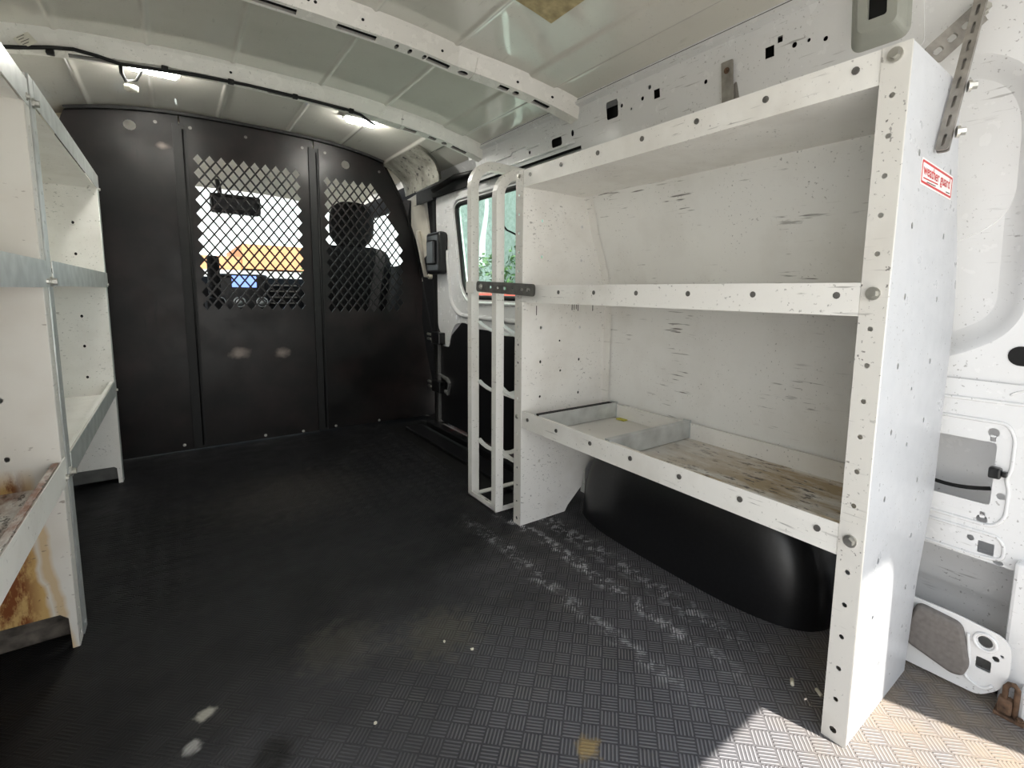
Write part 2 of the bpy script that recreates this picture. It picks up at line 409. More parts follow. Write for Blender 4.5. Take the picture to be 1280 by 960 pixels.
# roof bows
def bow(name, yc, shift, x0, x1, slots, dots):
    def yy(x):
        d = max(0, (abs(x-XC)-.40)/.42); return yc-shift*d**1.3
    N = 60; X = [x0+(x1-x0)*i/N for i in range(N+1)]
    def zb(x):      # bow ends run down into the rail
        return roofz(x)
    def sect(a, b):
        def fn(u, v, w):
            y = yy(u)+a[0]+(b[0]-a[0])*v; z = zb(u)+a[1]+(b[1]-a[1])*v
            return (u, y, z+w)
        return fn
    S = [(-.040, .006), (-.030, -.010), (-.010, -.050), (.030, -.056), (.048, -.018), (.062, .006)]
    mb = MB()
    for i in range(5):
        holes = []
        if i == 2: holes = [circ(cx, .55, l/2, 12, .30) if k == 'o' else rrect(cx-l/2, .25, cx+l/2, .80, min(.004, l/3), 1) for k, cx, l in slots]
        if i == 1: holes = [circ(cx, v, .0045, 8, .10) for cx, v in dots]
        ext = [(min(p[0] for p in h)-.002, max(p[0] for p in h)+.002) for h in holes]
        cuts = [x for x in X if not any(a < x < b for a, b in ext)]
        for xa, xb in zip(cuts, cuts[1:]):
            mb.plate(rectp(xa, 0, xb, 1), [h for h in holes if xa < h[0][0] < xb], sect(S[i], S[i+1]), .0012)
    # crimped joint near the kerb-side end
    jx = .80; mb.tube([Vector((jx, yy(jx)+a, zb(jx)+b-.0015)) for a, b in S[1:4]], .0016, 5)
    bo = struct(mb, name, MT['bow'])
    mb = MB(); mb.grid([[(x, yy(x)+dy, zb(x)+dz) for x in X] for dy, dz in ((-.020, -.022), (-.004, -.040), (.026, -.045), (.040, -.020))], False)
    mb.build('slot_shade_sheet', MT['bulk_dark'], bo)  # black sheet added behind the slots, painting their shade
    return bo, yy
_, bow1y = bow('trim_3', 1.470, .145, -.42, 1.165,
    [('r', .24, .11), ('r', .447, .105), ('r', .69, .072), ('o', .772, .03), ('o', .56, .012), ('o', .60, .012), ('o', .645, .012), ('r', .90, .03), ('o', .94, .018), ('r', 1.02, .05), ('r', -.1, .11)],
    [(.318, .45), (.335, .45), (.455, .5), (.69, .5), (.93, .55), (1.04, .5)])
_, bow2y = bow('trim_4', 2.095, .115, -.42, 1.15,
    [('r', .10, .09), ('r', .36, .09), ('r', .56, .05), ('r', .84, .05), ('r', .93, .03), ('o', .98, .02), ('r', 1.04, .06), ('r', -.16, .09)],
    [(.20, .5), (.80, .5)])

# kerb-side wall -------------------------------------------------------------
def px(z): return 1.13+(1.345-z)*.13            # sloping inner skin above the belt
def onC(px_, py_):
    """photo point on the sloping skin"""
    v = fw+(px_-CX)/F*rt-(py_-CY)/F*up; t = 1.0
    # x = 1.13+(1.345-z)*.13
    t = (1.13+(1.345-CAMP.z)*.13-CAMP.x)/(v.x+.13*v.z); return CAMP+t*v
def fC(u, v, w): return (px(v)+w, u, v)
wr = MB()
# rail flange and gutter, full length
for a, b in (((1.112, 1.408), (1.110, 1.388)), ((1.110, 1.388), (1.124, 1.380)), ((1.124, 1.380), (1.128, 1.362))):
    wr.add([(a[0], YR, a[1]), (a[0], 2.1, a[1]), (b[0], 2.1, b[1]), (b[0], YR, b[1])], [(0, 1, 2, 3)])
wr.add([(1.11, YR, 1.425), (1.11, 2.9, 1.425), (1.215, 2.9, 1.335), (1.215, YR, 1.335)], [(0, 1, 2, 3)])
hol = []
def hp(x, y): p = onC(x, y); return p.y, p.z
for x, y, r in ((812, 109, .006), (803, 123, .006), (882, 102, .0055), (993, 56, .006), (1011, 50, .004), (1032, 48, .005), (777, 132, .006), (789, 136, .004)):
    a, b = hp(x, y); hol.append(circ(a, b, r))
a, b = hp(765, 137); hol.append(rrect(a-.026, b-.026, a+.026, b+.026, .008, 3))
for x, y, s in ((821, 117, .011), (962, 65, .011), (975, 49, .006)):
    a, b = hp(x, y); hol.append(rectp(a-s, b-s*1.1, a+s, b+s*1.1))
OV = rounded([(.172, 1.195), (.80, 1.195), (.80, .625), (.30, .625), (.172, .70)], .16, 10)
hol.append(OV)
wr.plate([(YR, .60), (1.32, .60), (1.32, 1.362), (YR, 1.362)], hol, fC, .002)
# pressed recess: dished ring and floor
def inset(poly, d):
    c = Vector((sum(p[0] for p in poly)/len(poly), sum(p[1] for p in poly)/len(poly)))
    out = []
    for i in range(len(poly)):
        a, b, e = Vector(poly[i-1]), Vector(poly[i]), Vector(poly[(i+1) % len(poly)])
        t = (e-a).normalized(); n = Vector((-t.y, t.x))
        if n.dot(c-b) < 0: n = -n
        out.append(tuple(b+n*d))
    return out
rings = []
for d, w in ((0, 0), (.006, .003), (.018, .015), (.034, .027), (.046, .030)):
    rings.append([fC(u, v, w) for u, v in inset(OV, d)])
wr.grid(rings, True, closed=True)
wr.plate(inset(OV, .045), [], lambda u, v, w: fC(u, v, w+.030), .001)
OV2 = rounded([(.205, 1.172), (.7, 1.172), (.7, .845), (.34, .845), (.205, .90)], .13, 10)
wr.plate(OV2, [], lambda u, v, w: fC(u, v, w+.0265), .0035)
# belt member with its openings
def fE(u, v, w): return (1.222+w, u, v)
hE = [rounded([(.190, .362), (.32, .362), (.32, .485), (.190, .485)], .006, 2),
      circ(.197, .504, .009, 10), rectp(.193, .487, .201, .499), circ(.199, .331, .009, 10), rectp(.195, .334, .203, .346),
      rectp(.176, .264, .200, .288), circ(.212, .288, .006), circ(.168, .255, .008, 8, .005), circ(.176, .385, .007, 8), circ(.17, .43, .004)]
wr.plate([(.105, .250), (1.32, .250), (1.32, .60), (.105, .60)], hE, fE, .002)
def bead(pts, r=.0035): wr.tube(pts, r, 6)
bead([fE(u, v, 0) for u, v in rounded([(.34, .525), (.178, .525), (.166, .50), (.166, .44), (.172, .42), (.166, .40), (.166, .345), (.182, .322), (.34, .322)], .02, 4)][3:-3])
bead([fE(u, v, 0) for u, v in rounded([(.34, .305), (.172, .305), (.162, .29), (.162, .262), (.2, .256), (.34, .256)], .012, 4)][3:-3])
bead([fE(.14+.2*i/8, .565-.004*i/8, 0) for i in range(9)])
bead([(1.2215, .158+.03*math.cos(t), .56+.03*math.sin(t)) for t in [math.radians(40+10*i) for i in range(15)]], .002)
wr.add([(1.222, .105, .25), (1.222, 1.32, .25), (1.30, 1.32, .24), (1.30, .105, .24)], [(0, 1, 2, 3)])
# outer skin with rolled beads
prof = [(1.315, -.02), (1.305, .06), (1.298, .10), (1.308, .112), (1.306, .14), (1.300, .15), (1.310, .175), (1.306, .20), (1.30, .25), (1.318, .6), (1.27, 1.0), (1.20, 1.345)]
wr.grid([[(x, y, z) for x, z in prof] for y in (YR, 1.34)], True)
wallR = struct(wr, 'wall_right', MT['body'])
# slots of the D-pillar side
ds = MB(); a = hp(1271, 445); ds.disc((px(a[1])+.0005, a[0], a[1]), (-1, 0, -.13), .001, .001)
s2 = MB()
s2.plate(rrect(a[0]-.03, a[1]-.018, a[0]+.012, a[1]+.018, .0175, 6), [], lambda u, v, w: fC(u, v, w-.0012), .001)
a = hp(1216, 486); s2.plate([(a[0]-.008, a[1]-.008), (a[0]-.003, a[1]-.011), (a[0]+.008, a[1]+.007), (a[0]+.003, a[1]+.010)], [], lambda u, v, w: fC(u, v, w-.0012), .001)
s2.plate([(.10, 1.262), (2.04, 1.262), (2.04, 1.352), (.10, 1.352)], [], lambda u, v, w: fC(u, v, w+.022), .002)  # black sheet added behind the wall holes so they look shaded
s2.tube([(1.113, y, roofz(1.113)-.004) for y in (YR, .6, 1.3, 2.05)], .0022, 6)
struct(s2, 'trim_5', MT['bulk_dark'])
# D-pillar and sill at the tailgate
dp = MB(); dp.bbox((1.200, YR, -.02), (1.31, .143, .275), .006).bbox((1.165, YR, -.03), (1.225, .112, .055), .008)
struct(dp, 'trim_6', MT['body'])
# wall above and beside the sliding door
wd = MB()
wd.plate([(1.32, 1.262), (2.04, 1.262), (2.04, 1.362), (1.32, 1.362)], [circ(1.62, 1.30, .007), rrect(1.42, 1.285, 1.48, 1.315, .008, 3), circ(1.36, 1.31, .008, 10, .011)], fC, .002)
wd.tube([(px(1.31)-.002, 1.55+.01*i, 1.315+(.012 if 8 < i < 20 else 0)) for i in range(34)], .004, 6)
wd.tube([(px(1.28)-.002, 1.35+.04*i, 1.278) for i in range(18)], .005, 6)
wd.grid([[(1.30, y, 0), (1.31, y, .6), (1.30, y, .62)] for y in (1.34, 2.62)], False)
wd.box((1.20, 1.322, 0), (1.30, 1.345, 1.27))
struct(wd, 'trim_7', MT['body'])
# street-side wall behind the shelves (plain skin, same section mirrored)
wl = MB()
pl = [(2*XC-x, z) for x, z in ((1.112, 1.404), (1.108, 1.378), (1.13, 1.365), (1.13, 1.345), (1.212, .72), (1.222, .60), (1.222, -.02))]
wl.grid([[(x, y, z) for x, z in pl] for y in (YR, 2.9)], False)
wl.grid([[(x-.05, y, z) for x, z in pl] for y in (YR, 2.9)], False)
struct(wl, 'wall_left', MT['body'])
# tailgate frame behind the camera
wb = MB()
op = rounded([(-.47, 0.003), (1.15, 0.003), (1.148, .5), (1.125, 1.33), (-.45, 1.33)], .11, 6)
op = [p for p in op]; op = [(-.47, .003), (1.15, .003)] + [p for p in rounded([(1.15, .003), (1.148, .5), (1.12, 1.325), (-.45, 1.325), (-.478, .5), (-.47, .003)], .07, 6) if p[1] > .2]
wb.plate([(-.64, -.08), (1.34, -.08), (1.34, 1.42), (1.1, 1.5), (.8, 1.55), (-.1, 1.55), (-.44, 1.5), (-.64, 1.42)], [op], lambda u, v, w: (u, YR-.001-w, v), .04)
struct(wb, 'wall_back', MT['body'])

# sliding door ----------------------------------------------------------------
XD = 1.18
WIN = rounded([(2.352, 1.205), (1.46, 1.205), (1.46, .725), (2.20, .725), (2.262, .79)], .055, 6)
dr = MB()
dr.plate(rounded([(2.578, 1.275), (1.36, 1.275), (1.36, .585), (1.80, .575), (2.12, .575), (2.26, .60), (2.36, .585), (2.42, .50), (2.43, .455), (2.52, .455), (2.525, .52), (2.565, .56)], .03, 4),
         [WIN, circ(2.49, .60, .006), rectp(2.33, .61, 2.345, .635), rectp(2.30, .615, 2.31, .63), circ(2.45, 1.10, .005), circ(2.46, 1.18, .008, 8, .012)], lambda u, v, w: (XD+w, u, v), .03)
door = dr.build('door_1', MT['body'], None, kind='structure')
b1 = MB(); off = [(u, v) for u, v in inset(WIN, -.022)]
b1.tube([(XD-.002, u, v) for u, v in off], .009, 8, closed=True)
off2 = rounded([(2.44, 1.0), (2.40, .70), (2.30, .635), (1.40, .625)], .06, 5)[3:-3]
b1.tube([(XD-.001, u, v) for u, v in off2], .012, 8); b1.build('window_frame', MT['body'], door)
b2 = MB(); b2.tube([(XD+.006, u, v) for u, v in inset(WIN, .004)], .012, 8, closed=True); b2.build('window_seal', MT['rubber'], door)
lp = MB(); lp.plate(rounded([(2.545, .02), (1.36, .02), (1.36, .62), (2.25, .62), (2.44, .50), (2.545, .47)], .02, 3), [], lambda u, v, w: (XD+.004+w, u, v), .02)
lp.build('lower_panel', MT['black_plastic'], door)
le = MB(); le.tube([(XD-.004, 2.545, z) for z in (.03, .20)]+[(XD-.004, 2.47, .205), (XD-.004, 2.44, .19), (XD-.004, 2.42, .24)] + [(XD-.004, 2.42, .255), (XD-.004, 2.45, .275), (XD-.004, 2.545, .29), (XD-.004, 2.545, .47)], .008, 6, flat=(.014, .012))
le.build('edge_strip', plain('edge_grey', (.16, .16, .16), .4), door)
lc = MB(); lc.bbox((1.125, 2.43, .85), (XD+.002, 2.60, 1.075), .02, 3); lc.bbox((1.11, 2.47, .90), (1.13, 2.56, 1.03), .008, 2); lc.build('latch_cover', MT['black_plastic'], door)
for z in (.50, .225):
    hb = MB(); hb.bbox((1.14, 2.475, z-.035), (XD+.002, 2.58, z+.03), .006)
    h = hb.build('hinge', MT['black_plastic'], door)
    hb = MB(); hb.tube([(1.15, 2.57, z+.012), (1.15, 2.64, z+.014)], .008, 8).tube([(1.15, 2.57, z-.015), (1.15, 2.64, z-.013)], .008, 8)
    hb.build('pin', MT['bolt'], h)
gp = MB(); gp.plate(inset(WIN, -.012), [], lambda u, v, w: (XD+.012+w, u, v), .004)
gp.build('window_1', MT['glass_green'], None, kind='structure')
# B-pillar with its rubber seal and inner panel
bp = MB(); bp.bbox((1.19, 2.60, -.02), (1.27, 2.66, 1.30), .015); bp.box((1.165, 1.36, 1.268), (1.22, 2.6, 1.292)); struct(bp, 'trim_8', MT['rubber'])
bq = MB(); A = [at('y', 2.72, 479, 207), at('y', 2.72, 507, 246), at('y', 2.30, 549, 226), at('y', 2.30, 521, 183)]
nx = 10; rows = []
for i in range(nx+1):
    t = i/nx; rows.append([A[0].lerp(A[3], s/8).lerp(A[1].lerp(A[2], s/8), t) + Vector((.03*math.sin(math.pi*t), 0, .012*math.sin(math.pi*t))) for s in range(9)])
bq.grid(rows, True); bq.grid([[p+Vector((.012, 0, .012)) for p in R] for R in rows], True)
struct(bq, 'trim_9', MT['lining'])
bk = MB(); bk.grid([[(1.10, y, 1.415), (1.20, y, 1.37), (1.20, y, 1.27), (1.175, y, 1.262)] for y in (2.04, 2.9)], False).tube([(1.15, 2.08, 1.31), (1.16, 2.3, 1.33), (1.15, 2.55, 1.30)], .014, 8)  # black skin paints the shade of the cavity ahead of the bow
struct(bk, 'trim_10', MT['bulk_dark'])

# ------------------------------------------------------------------ bulkhead between cargo floor and cab
YP = 2.755
part = thing('bulkhead_partition', 'black steel partition with two diamond mesh windows between cargo floor and cab', 'partition', (XC, YP, 0))
EDGE = [(1.262, .0), (1.25, .09), (1.19, .40), (1.165, .587), (1.170, .75), (1.168, .846), (1.150, .96), (1.130, 1.051), (1.090, 1.17), (1.044, 1.287), (1.00, 1.37), (.96, 1.44)]
def edge_x(z):
    for (a, za), (b, zb_) in zip(EDGE, EDGE[1:]):
        if za <= z <= zb_: return a+(b-a)*(z-za)/(zb_-za)
    return .96
def fP(u, v, w): return (u, YP+w, v)
def top_run(x0, x1, n=8, off=.014): return [(x0+(x1-x0)*i/n, roofz(x0+(x1-x0)*i/n)-off) for i in range(n+1)]
def diamonds(x0, n, ztop, nrows, ok):
    out = []; sx, sz, hw, hh = .0441, .0590, .0175, .0236
    for r in range(2*nrows-1):
        z = ztop-r*sz/2; o = 0 if r % 2 == 0 else sx/2
        for k in range(n - (r % 2)*0):
            x = x0+k*sx+o
            if ok(x, z): out.append([(x-hw, z), (x, z-hh), (x+hw, z), (x, z+hh)])
    return out
lefte = [(-.36, .0), (-.40, .3), (-.40, .7), (-.37, 1.1), (-.345, 1.3), (-.31, 1.42)]
mb = MB(); mb.plate([(.058, .006)]+list(reversed(top_run(-.30, .058)))[0:] + list(reversed(lefte))+[], [circ(-.105, 1.425, .021, 14)], fP, .004)
mb.build('panel', MT['bulk'], part)
D2 = diamonds(.121, 10, 1.325, 12, lambda x, z: x < .53)
mb = MB(); mb.plate([(.064, .006), (.598, .006)]+list(reversed(top_run(.064, .598))), D2, fP, .004); mb.build('panel', MT['bulk'], part, label='black middle panel with a large diamond mesh window')
D3 = diamonds(.662, 9, 1.310, 12, lambda x, z: x+.0175 < edge_x(z)-.088)
mb = MB(); mb.plate([(.604, .006), (1.262, .006)]+[p for p in EDGE if p[1] > .01]+list(reversed(top_run(.604, .95, 5))), D3+[circ(.755, 1.408, .021, 14)], fP, .004); mb.build('panel', MT['bulk'], part, label='black kerb-side panel with a smaller diamond mesh window')
for x0, x1 in ((.036, .085), (.576, .625)):
    mb = MB(); zt = 1.462
    mb.box((x0, YP-.010, .005), (x0+.004, YP-.0005, zt)).box((x1-.004, YP-.010, .005), (x1, YP-.0005, zt)).box((x0+.004, YP-.004, .005), (x1-.004, YP-.0005, zt))
    mb.tube([(x0+.036, YP-.005, .02), (x0+.036, YP-.005, zt-.02)], .0035, 6)
    mb.build('post', MT['bulk_dark'], part)
mb = MB(); mb.tube([(x, YP-.014, roofz(x)-.012) for x in [-.30+1.25*i/30 for i in range(31)]], .006, 6, flat=(.022, .012))
mb.build('top_rail', MT['bulk_dark'], part)
mb = MB(); mb.tube([Vector((x-.006, YP-.004, z)) for x, z in EDGE[5:]], .005, 6, flat=(.012, .010)); mb.build('edge_flange', MT['bulk'], part)
for x, z in ((.327, .022), (.662, .019), (.897, .016), (.0, .030), (-.02, 1.455), (.10, 1.455), (.31, 1.458), (.55, 1.455), (.655, 1.45), (.93, 1.40), (.50, .016)):
    mb = MB(); mb.bolt((x, YP-.0005, z), (0, -1, 0), .0045, .006); mb.build('bolt', MT['bolt'] if z < .1 else MT['strap'], part)

# ------------------------------------------------------------------ shelf units
FL = .0375
LIPS = [(.328, .382), (.7255, .7777), (1.0695, 1.12)]
def shelf_unit(label, side, xf, y0, y1, H, dz, mats, notch, full_front):
    """side +1: kerb side (depth grows with x), -1: street side"""
    X = lambda d: xf+side*d
    root = thing('shelf_unit', label, 'shelf unit', (xf+side*.15, (y0+y1)/2, 0), 'white steel shelf units')
    back = [(.287, 0), (.307, .20), (.352, .36), (.355, .74), (.330, .84), (.285, .95), (.250, 1.08), (.243, H-.006), (.188, H)]
    hz = [.205, .31, .42, .535, .645, .757, .868, .978]
    for j, y in enumerate((y0, y1)):
        near = j == 0
        out = list(back)
        if notch[j]:
            n = notch[j]; out = [(d, z) for d, z in back if z > n[-1][1]]; out = n+out
        poly = [(0, 0)]+out+[(0, H)]
        holes = []
        for z in hz:
            holes.append(circ(.072, z, .0042, 8, .0055))
            if z > .36 or not notch[j]: holes.append(circ(.236, z-.003, .0042, 8, .0055))
        holes += [circ(.155, .50, .004, 8), circ(.15, .60, .0035, 8)]
        mb = MB(); mb.plate(poly, holes, lambda u, v, w: (X(u), y+(w if near else w-.0015), v), .0015)
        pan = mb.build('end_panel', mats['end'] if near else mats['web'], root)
        # front flange with a row of holes
        fh = [circ(y+.0195, z, .0042, 8) for z in [.02+.0572*k for k in range(1, 19)] if min(abs(z-b) for b in (.361, .761, 1.105)) > .02]
        fh.append(circ(y+.0195, .02, .006, 8))
        mb = MB(); mb.plate([(y, 0), (y+FL, 0), (y+FL, H), (y, H)], fh, lambda u, v, w: (X(w-.0015), u, v), .0015)
        mb.tube([(X(.0005), y+.0008, .0), (X(.0005), y+.0008, H)], .0022, 6)
        mb.build('flange', mats['flange'], pan)
        # rear flange
        mb = MB(); s = -1 if j else 1
        rb = [(d-.004, z) for d, z in back[2:-1]]
        holes_ = []
        for (d0, z0), (d1, z1) in zip(rb, rb[1:]):
            mb.add([(X(d0), y, z0), (X(d0), y+s*.036, z0), (X(d1), y+s*.036, z1), (X(d1), y, z1)], [(0, 1, 2, 3)])
        mb.build('rear_flange', mats['web'], pan)
        for zb in (.361, .761, 1.105):
            mb = MB(); mb.bolt((X(-.0015), y+.0195, zb), (-side, 0, 0), .0068 if near else .005, .010 if near else .006)
            mb.build('bolt', MT['bolt'], pan)
    for i, (za, zb) in enumerate(LIPS):
        za += dz[i]; zb += dz[i]
        ya, ye = y0+.002, y1-.002
        dep = .345 if i == 0 else (.34 if i == 1 else .243)
        lh = [] and [circ(y0+.072+.1443*k, (za+zb)/2+.006, .0045, 8, .0055) for k in range(8) if y0+.072+.1443*k < y1-.02]
        lo = 0 if side > 0 else -.0025
        mb = MB(); mb.plate([(y0+FL+.0005, za), (y1+(FL if side < 0 else 0)-.002, za), (y1+(FL if side < 0 else 0)-.002, zb), (y0+FL+.0005, zb)], lh, lambda u, v, w: (X(w+lo+.0002+(-.0018 if i == 1 else 0)), u, v), .0015)
        sh = mb.build('shelf_lip' if False else 'shelf', mats['lip'][i], root)
        for k in range(8):
            yr = y0+.072+.1443*k
            if yr < y1-.02:
                mb = MB(); mb.tube([(X(.0025), yr, (za+zb)/2+.006), (X(-.0019), yr, (za+zb)/2+.006)], .0058, 10, smooth=False); mb.build('lip_disc', MT['lip_disc'], sh)  # dark disc in place of each lip hole
        mb = MB(); fz = za+.004 if i != 2 else za+.001
        mb.box((X(.003), ya, fz), (X(dep), ye, fz+.0018)); mb.box((X(.0025), ya, zb-.002), (X(.012), ye, zb-.0005))
        mb.build('tray', mats['tray'][i], sh)
        if i < 2:
            mb = MB(); mb.box((X(dep-.010), ya+.02, fz+.002), (X(dep-.0085), ye-.02, fz+.049)); mb.box((X(dep-.012), ya+.02, fz+.047), (X(dep-.004), ye-.02, fz+.049))
            mb.build('rear_lip', mats['tray'][i] if i else MT['white'], sh)
    mb = MB(); mb.box((X(.3535), y0+.002, .33), (X(.3545), y1-.002, .74)); mb.build('back_panel', mats['back'], root)
    ub = [(.352, .745), (.328, .84), (.284, .95), (.249, 1.08), (.243, H-.004)]
    mb = MB()
    mb.grid([[(X(d), y, z) for d, z in ub] for y in (y0+.002, y1-.002)], True)
    mb.grid([[(X(d+.0012), y, z) for d, z in ub] for y in (y0+.002, y1-.002)], True)
    mb.build('back_panel', mats['back'], root)
    return root
WM = dict(end=MT['white_end_dimmed'], web=MT['white'], flange=MT['white_flange'], lip=[MT['white']]*3, tray=[MT['tray_dirty'], MT['white'], MT['white']], back=MT['white_back'])
su = shelf_unit('white steel shelf unit with red-bordered sticker, standing over the black wheel arch', 1, .853, .2735, 1.247, 1.12, (0, 0, 0), WM,
                [None, [(.187, .0), (.20, .02), (.262, .075), (.272, .13), (.295, .158), (.32, .163)]], True)
# dividers in the bottom tray
for yd, dark in ((1.160, True), (.858, False)):
    mb = MB()
    if dark:
        mb.box((.858, yd-.002, .336), (1.188, yd, .386)); mb.box((.858, yd+.020, .336), (1.188, yd+.022, .386)); mb.box((.858, yd, .336), (1.188, yd+.020, .338)); mb.box((1.186, yd-.006, .336), (1.19, yd+.026, .389))
        d = mb.build('divider', MT['galv'], su, label='galvanised divider with a black rubber insert')
        mb = MB(); mb.box((.862, yd+.002, .34), (1.17, yd+.018, .3875)); mb.build('rubber_insert', MT['rubber'], d)
    else:
        mb.box((.858, yd-.003, .336), (1.188, yd+.003, .386)); mb.box((.858, yd, .384), (1.188, yd+.014, .3865)); mb.box((.858, yd+.0125, .336), (1.188, yd+.014, .386)); mb.box((1.186, yd-.006, .336), (1.19, yd+.02, .389))
        mb.build('divider', MT['galv'], su, label='bare galvanised divider')
# sticker on the near end panel
def text_mesh(txt, size, fn, th=.0002, sx=1., bold=0.):
    cu = bpy.data.curves.new('t', 'FONT'); cu.body = txt; cu.size = size; cu.offset = bold
    o = bpy.data.objects.new('t', cu); COL.objects.link(o); bpy.context.view_layer.update()
    me = bpy.data.meshes.new_from_object(o.evaluated_get(bpy.context.evaluated_depsgraph_get()))
    bpy.data.objects.remove(o); bpy.data.curves.remove(cu)
    vs = [fn(v.co.x*sx, v.co.y, 0) for v in me.vertices]; fs = [tuple(p.vertices) for p in me.polygons]
    w = max(v.co.x for v in me.vertices)*sx if me.vertices else 0
    bpy.data.meshes.remove(me); return vs, fs, w
SX0, SZ0, SW, SH = .938, .934, .166, .040
yS = .2735-.0008
stk = MB(); stk.plate(rrect(0, 0, SW, SH, .003, 3), [], lambda u, v, w: (SX0+u, yS+w, SZ0+v-.03*u), .0006)
stk = stk.build('maker_sticker', MT['sticker'], su, label='white sticker with red border and red lettering')
mb = MB(); mb.plate(rrect(.0025, .0025, SW-.0025, SH-.0025, .003, 3), [rrect(.006, .006, SW-.006, SH-.006, .002, 3)], lambda u, v, w: (SX0+u, yS-.0003+w, SZ0+v-.03*u), .0002)
fnS = lambda ox, oz: (lambda u, v, w: (SX0+ox+u, yS-.0004, SZ0+oz+v-.03*(ox+u)))
_, _, w_ = text_mesh('weather guard', .024, fnS(0, 0))
vs, fs, w_ = text_mesh('weather guard', .024, fnS(.010, .0165), sx=.140/w_, bold=.0003); mb.add(vs, fs)
mb.box((SX0+.012, yS-.0005, SZ0+.0115-.002), (SX0+.085, yS-.0003, SZ0+.0135-.002))
mb.build('red_lettering', MT['red'], stk)
for a_, b_ in (((.030, .0055), (.075, .0068)), ((.132, .004), (.154, .0055))):
    mb = MB(); mb.box((SX0+a_[0], yS-.0005, SZ0+a_[1]), (SX0+b_[0], yS-.0003, SZ0+b_[1])); mb.build('fine_print', MT['ink'], stk)
# felt pen strokes inside the far end panel
mb = MB()
for x, z, h in ((.905, .70, .03), (1.052, .712, .024), (1.061, .712, .022), (1.070, .715, .024), (1.078, .710, .026), (1.145, .708, .022)):
    mb = MB(); mb.box((x, 1.2445, z-h/2), (x+.0025, 1.2452, z+h/2)); mb.build('pen_stroke', MT['ink'], su)

LW = dict(end=MT['white'], web=MT['rusty_white'], flange=MT['white_flange'], lip=[MT['white'], MT['galv'], MT['galv']], tray=[MT['tray_rusty'], MT['white'], MT['white']], back=MT['white'])
LN = [(.010, .0), (.012, .068), (.024, .080), (.30, .084), (.325, .19)]
shelf_unit('white shelf unit with orange rust streaks, nearest the tailgate', -1, -.20, .37, 1.345, 1.141, (.019, .024, .021), LW, [None, LN], True)
LF = dict(end=MT['white'], web=MT['white'], flange=MT['galv'], lip=[MT['galv'], MT['galv'], MT['galv']], tray=[MT['white'], MT['white'], MT['white']], back=MT['white'])
shelf_unit('white shelf unit with bare metal lips next to the black partition', -1, -.198, 1.388, 2.440, 1.155, (.016, .026, .035), LF, [LN, [(.012, 0), (.014, .060), (.022, .066), (.30, .066), (.31, .19)]], True)
# black kick plate behind the notch of the rusty unit
kp = MB(); kp.plate(rounded([(-.54, .035), (-.54, .082), (-.222, .074), (-.216, .045), (-.25, .035)], .012, 3), [], lambda u, v, w: (u, 1.396+w, v), .004)
kp.bbox((-.54, 1.402, .0), (-.21, 1.43, .05), .004)
kq = MB(); kq.bbox((-.54, 2.452, .012), (-.206, 2.50, .085), .005); tag(kq.build('skirting_block', plain('dark_grey_block', (.10, .10, .095), .6, 0, .25, 30)), 'dark grey block behind the bottom notch of the shelf unit by the partition', 'block')
tag(kp.build('scuffed_bracket', plain('grimy_grey_plastic', (.10, .085, .07), .6, 0, .8, 30)), 'grimy grey strip seen through the bottom notch of the rusty shelf unit', 'bracket')

# ------------------------------------------------------------------ wheel arch cover
wa = MB(); rows = []
for i in range(25):
    ph = math.pi/2*i/24; cx_ = math.cos(ph)**.55 if i < 24 else 0; rr = math.sin(ph)**.60 if i else 0
    row = []
    for k in range(49):
        th = math.pi*k/48; c, s = math.cos(th), math.sin(th)
        y = .830+.412*rr*math.copysign(abs(c)**.74, c); z = .326*rr*max(0, s)**.74 if 0 < k < 48 else 0
        row.append((1.218-.186*cx_*(1-.10*z/.3), y, .001+z))
    rows.append(row)
wa.grid(rows, True)
tag(wa.build('wheel_arch_cover', MT['black_plastic']), 'smooth black moulded wheel arch cover under the stained bottom shelf', 'wheel arch')

# ------------------------------------------------------------------ bottle rack of white square tube
rk = thing('bottle_rack', 'narrow white square-tube rack with curved retaining straps beside the sliding door', 'rack', (.93, 1.47, 0))
for yb, zt in ((1.553, 1.208), (1.385, 1.150)):
    path = [(.850, yb, .006), (.850, yb, zt-.09)]
    for k in range(1, 9):
        t = math.radians(90*k/8); path.append((.850+.08*(1-math.cos(t)), yb, zt-.09+.08*math.sin(t)))
    path += [(1.06, yb, zt-.012)]
    mb = MB(); mb.tube(path, .015, 8, flat=(.030, .028)); mb.build('hoop', MT['white'], rk)
mb = MB()
mb.box((.835, 1.372, .001), (.868, 1.567, .005)); mb.box((.835, 1.372, .001), (.838, 1.567, .022))
mb.box((.868, 1.372, .001), (1.10, 1.398, .005)); mb.box((.868, 1.541, .001), (1.10, 1.567, .005)); mb.box((.868, 1.372, .005), (1.10, 1.375, .018))
bf = mb.build('base_frame', MT['white'], rk)
mb = MB(); mb.bolt((.853, 1.47, .005), (0, 0, 1), .006, .006); mb.build('bolt', MT['bolt'], bf)
for zc in (.185, .405, .62):
    for yb, x0 in ((1.545, .868), (1.392, .868)):
        mb = MB(); P = []
        for k in range(13):
            t = math.pi*k/12; P.append((x0+.085*(1-math.cos(t)), yb-.085*math.sin(t), zc+.03-.045*math.sin(t)))
        mb.tube(P, .01, 8, flat=(.018, .004)); mb.build('retaining_strap', MT['white'], rk)
    mb = MB(); mb.tube([(.862, 1.40, zc+.01), (1.02, 1.345, zc-.06)], .01, flat=(.026, .004)); mb.build('brace', MT['white'], rk)
mb = MB(); mb.box((.833, 1.52, .752), (.8355, 1.575, .792)); mb.build('clip_plate', MT['white'], rk)
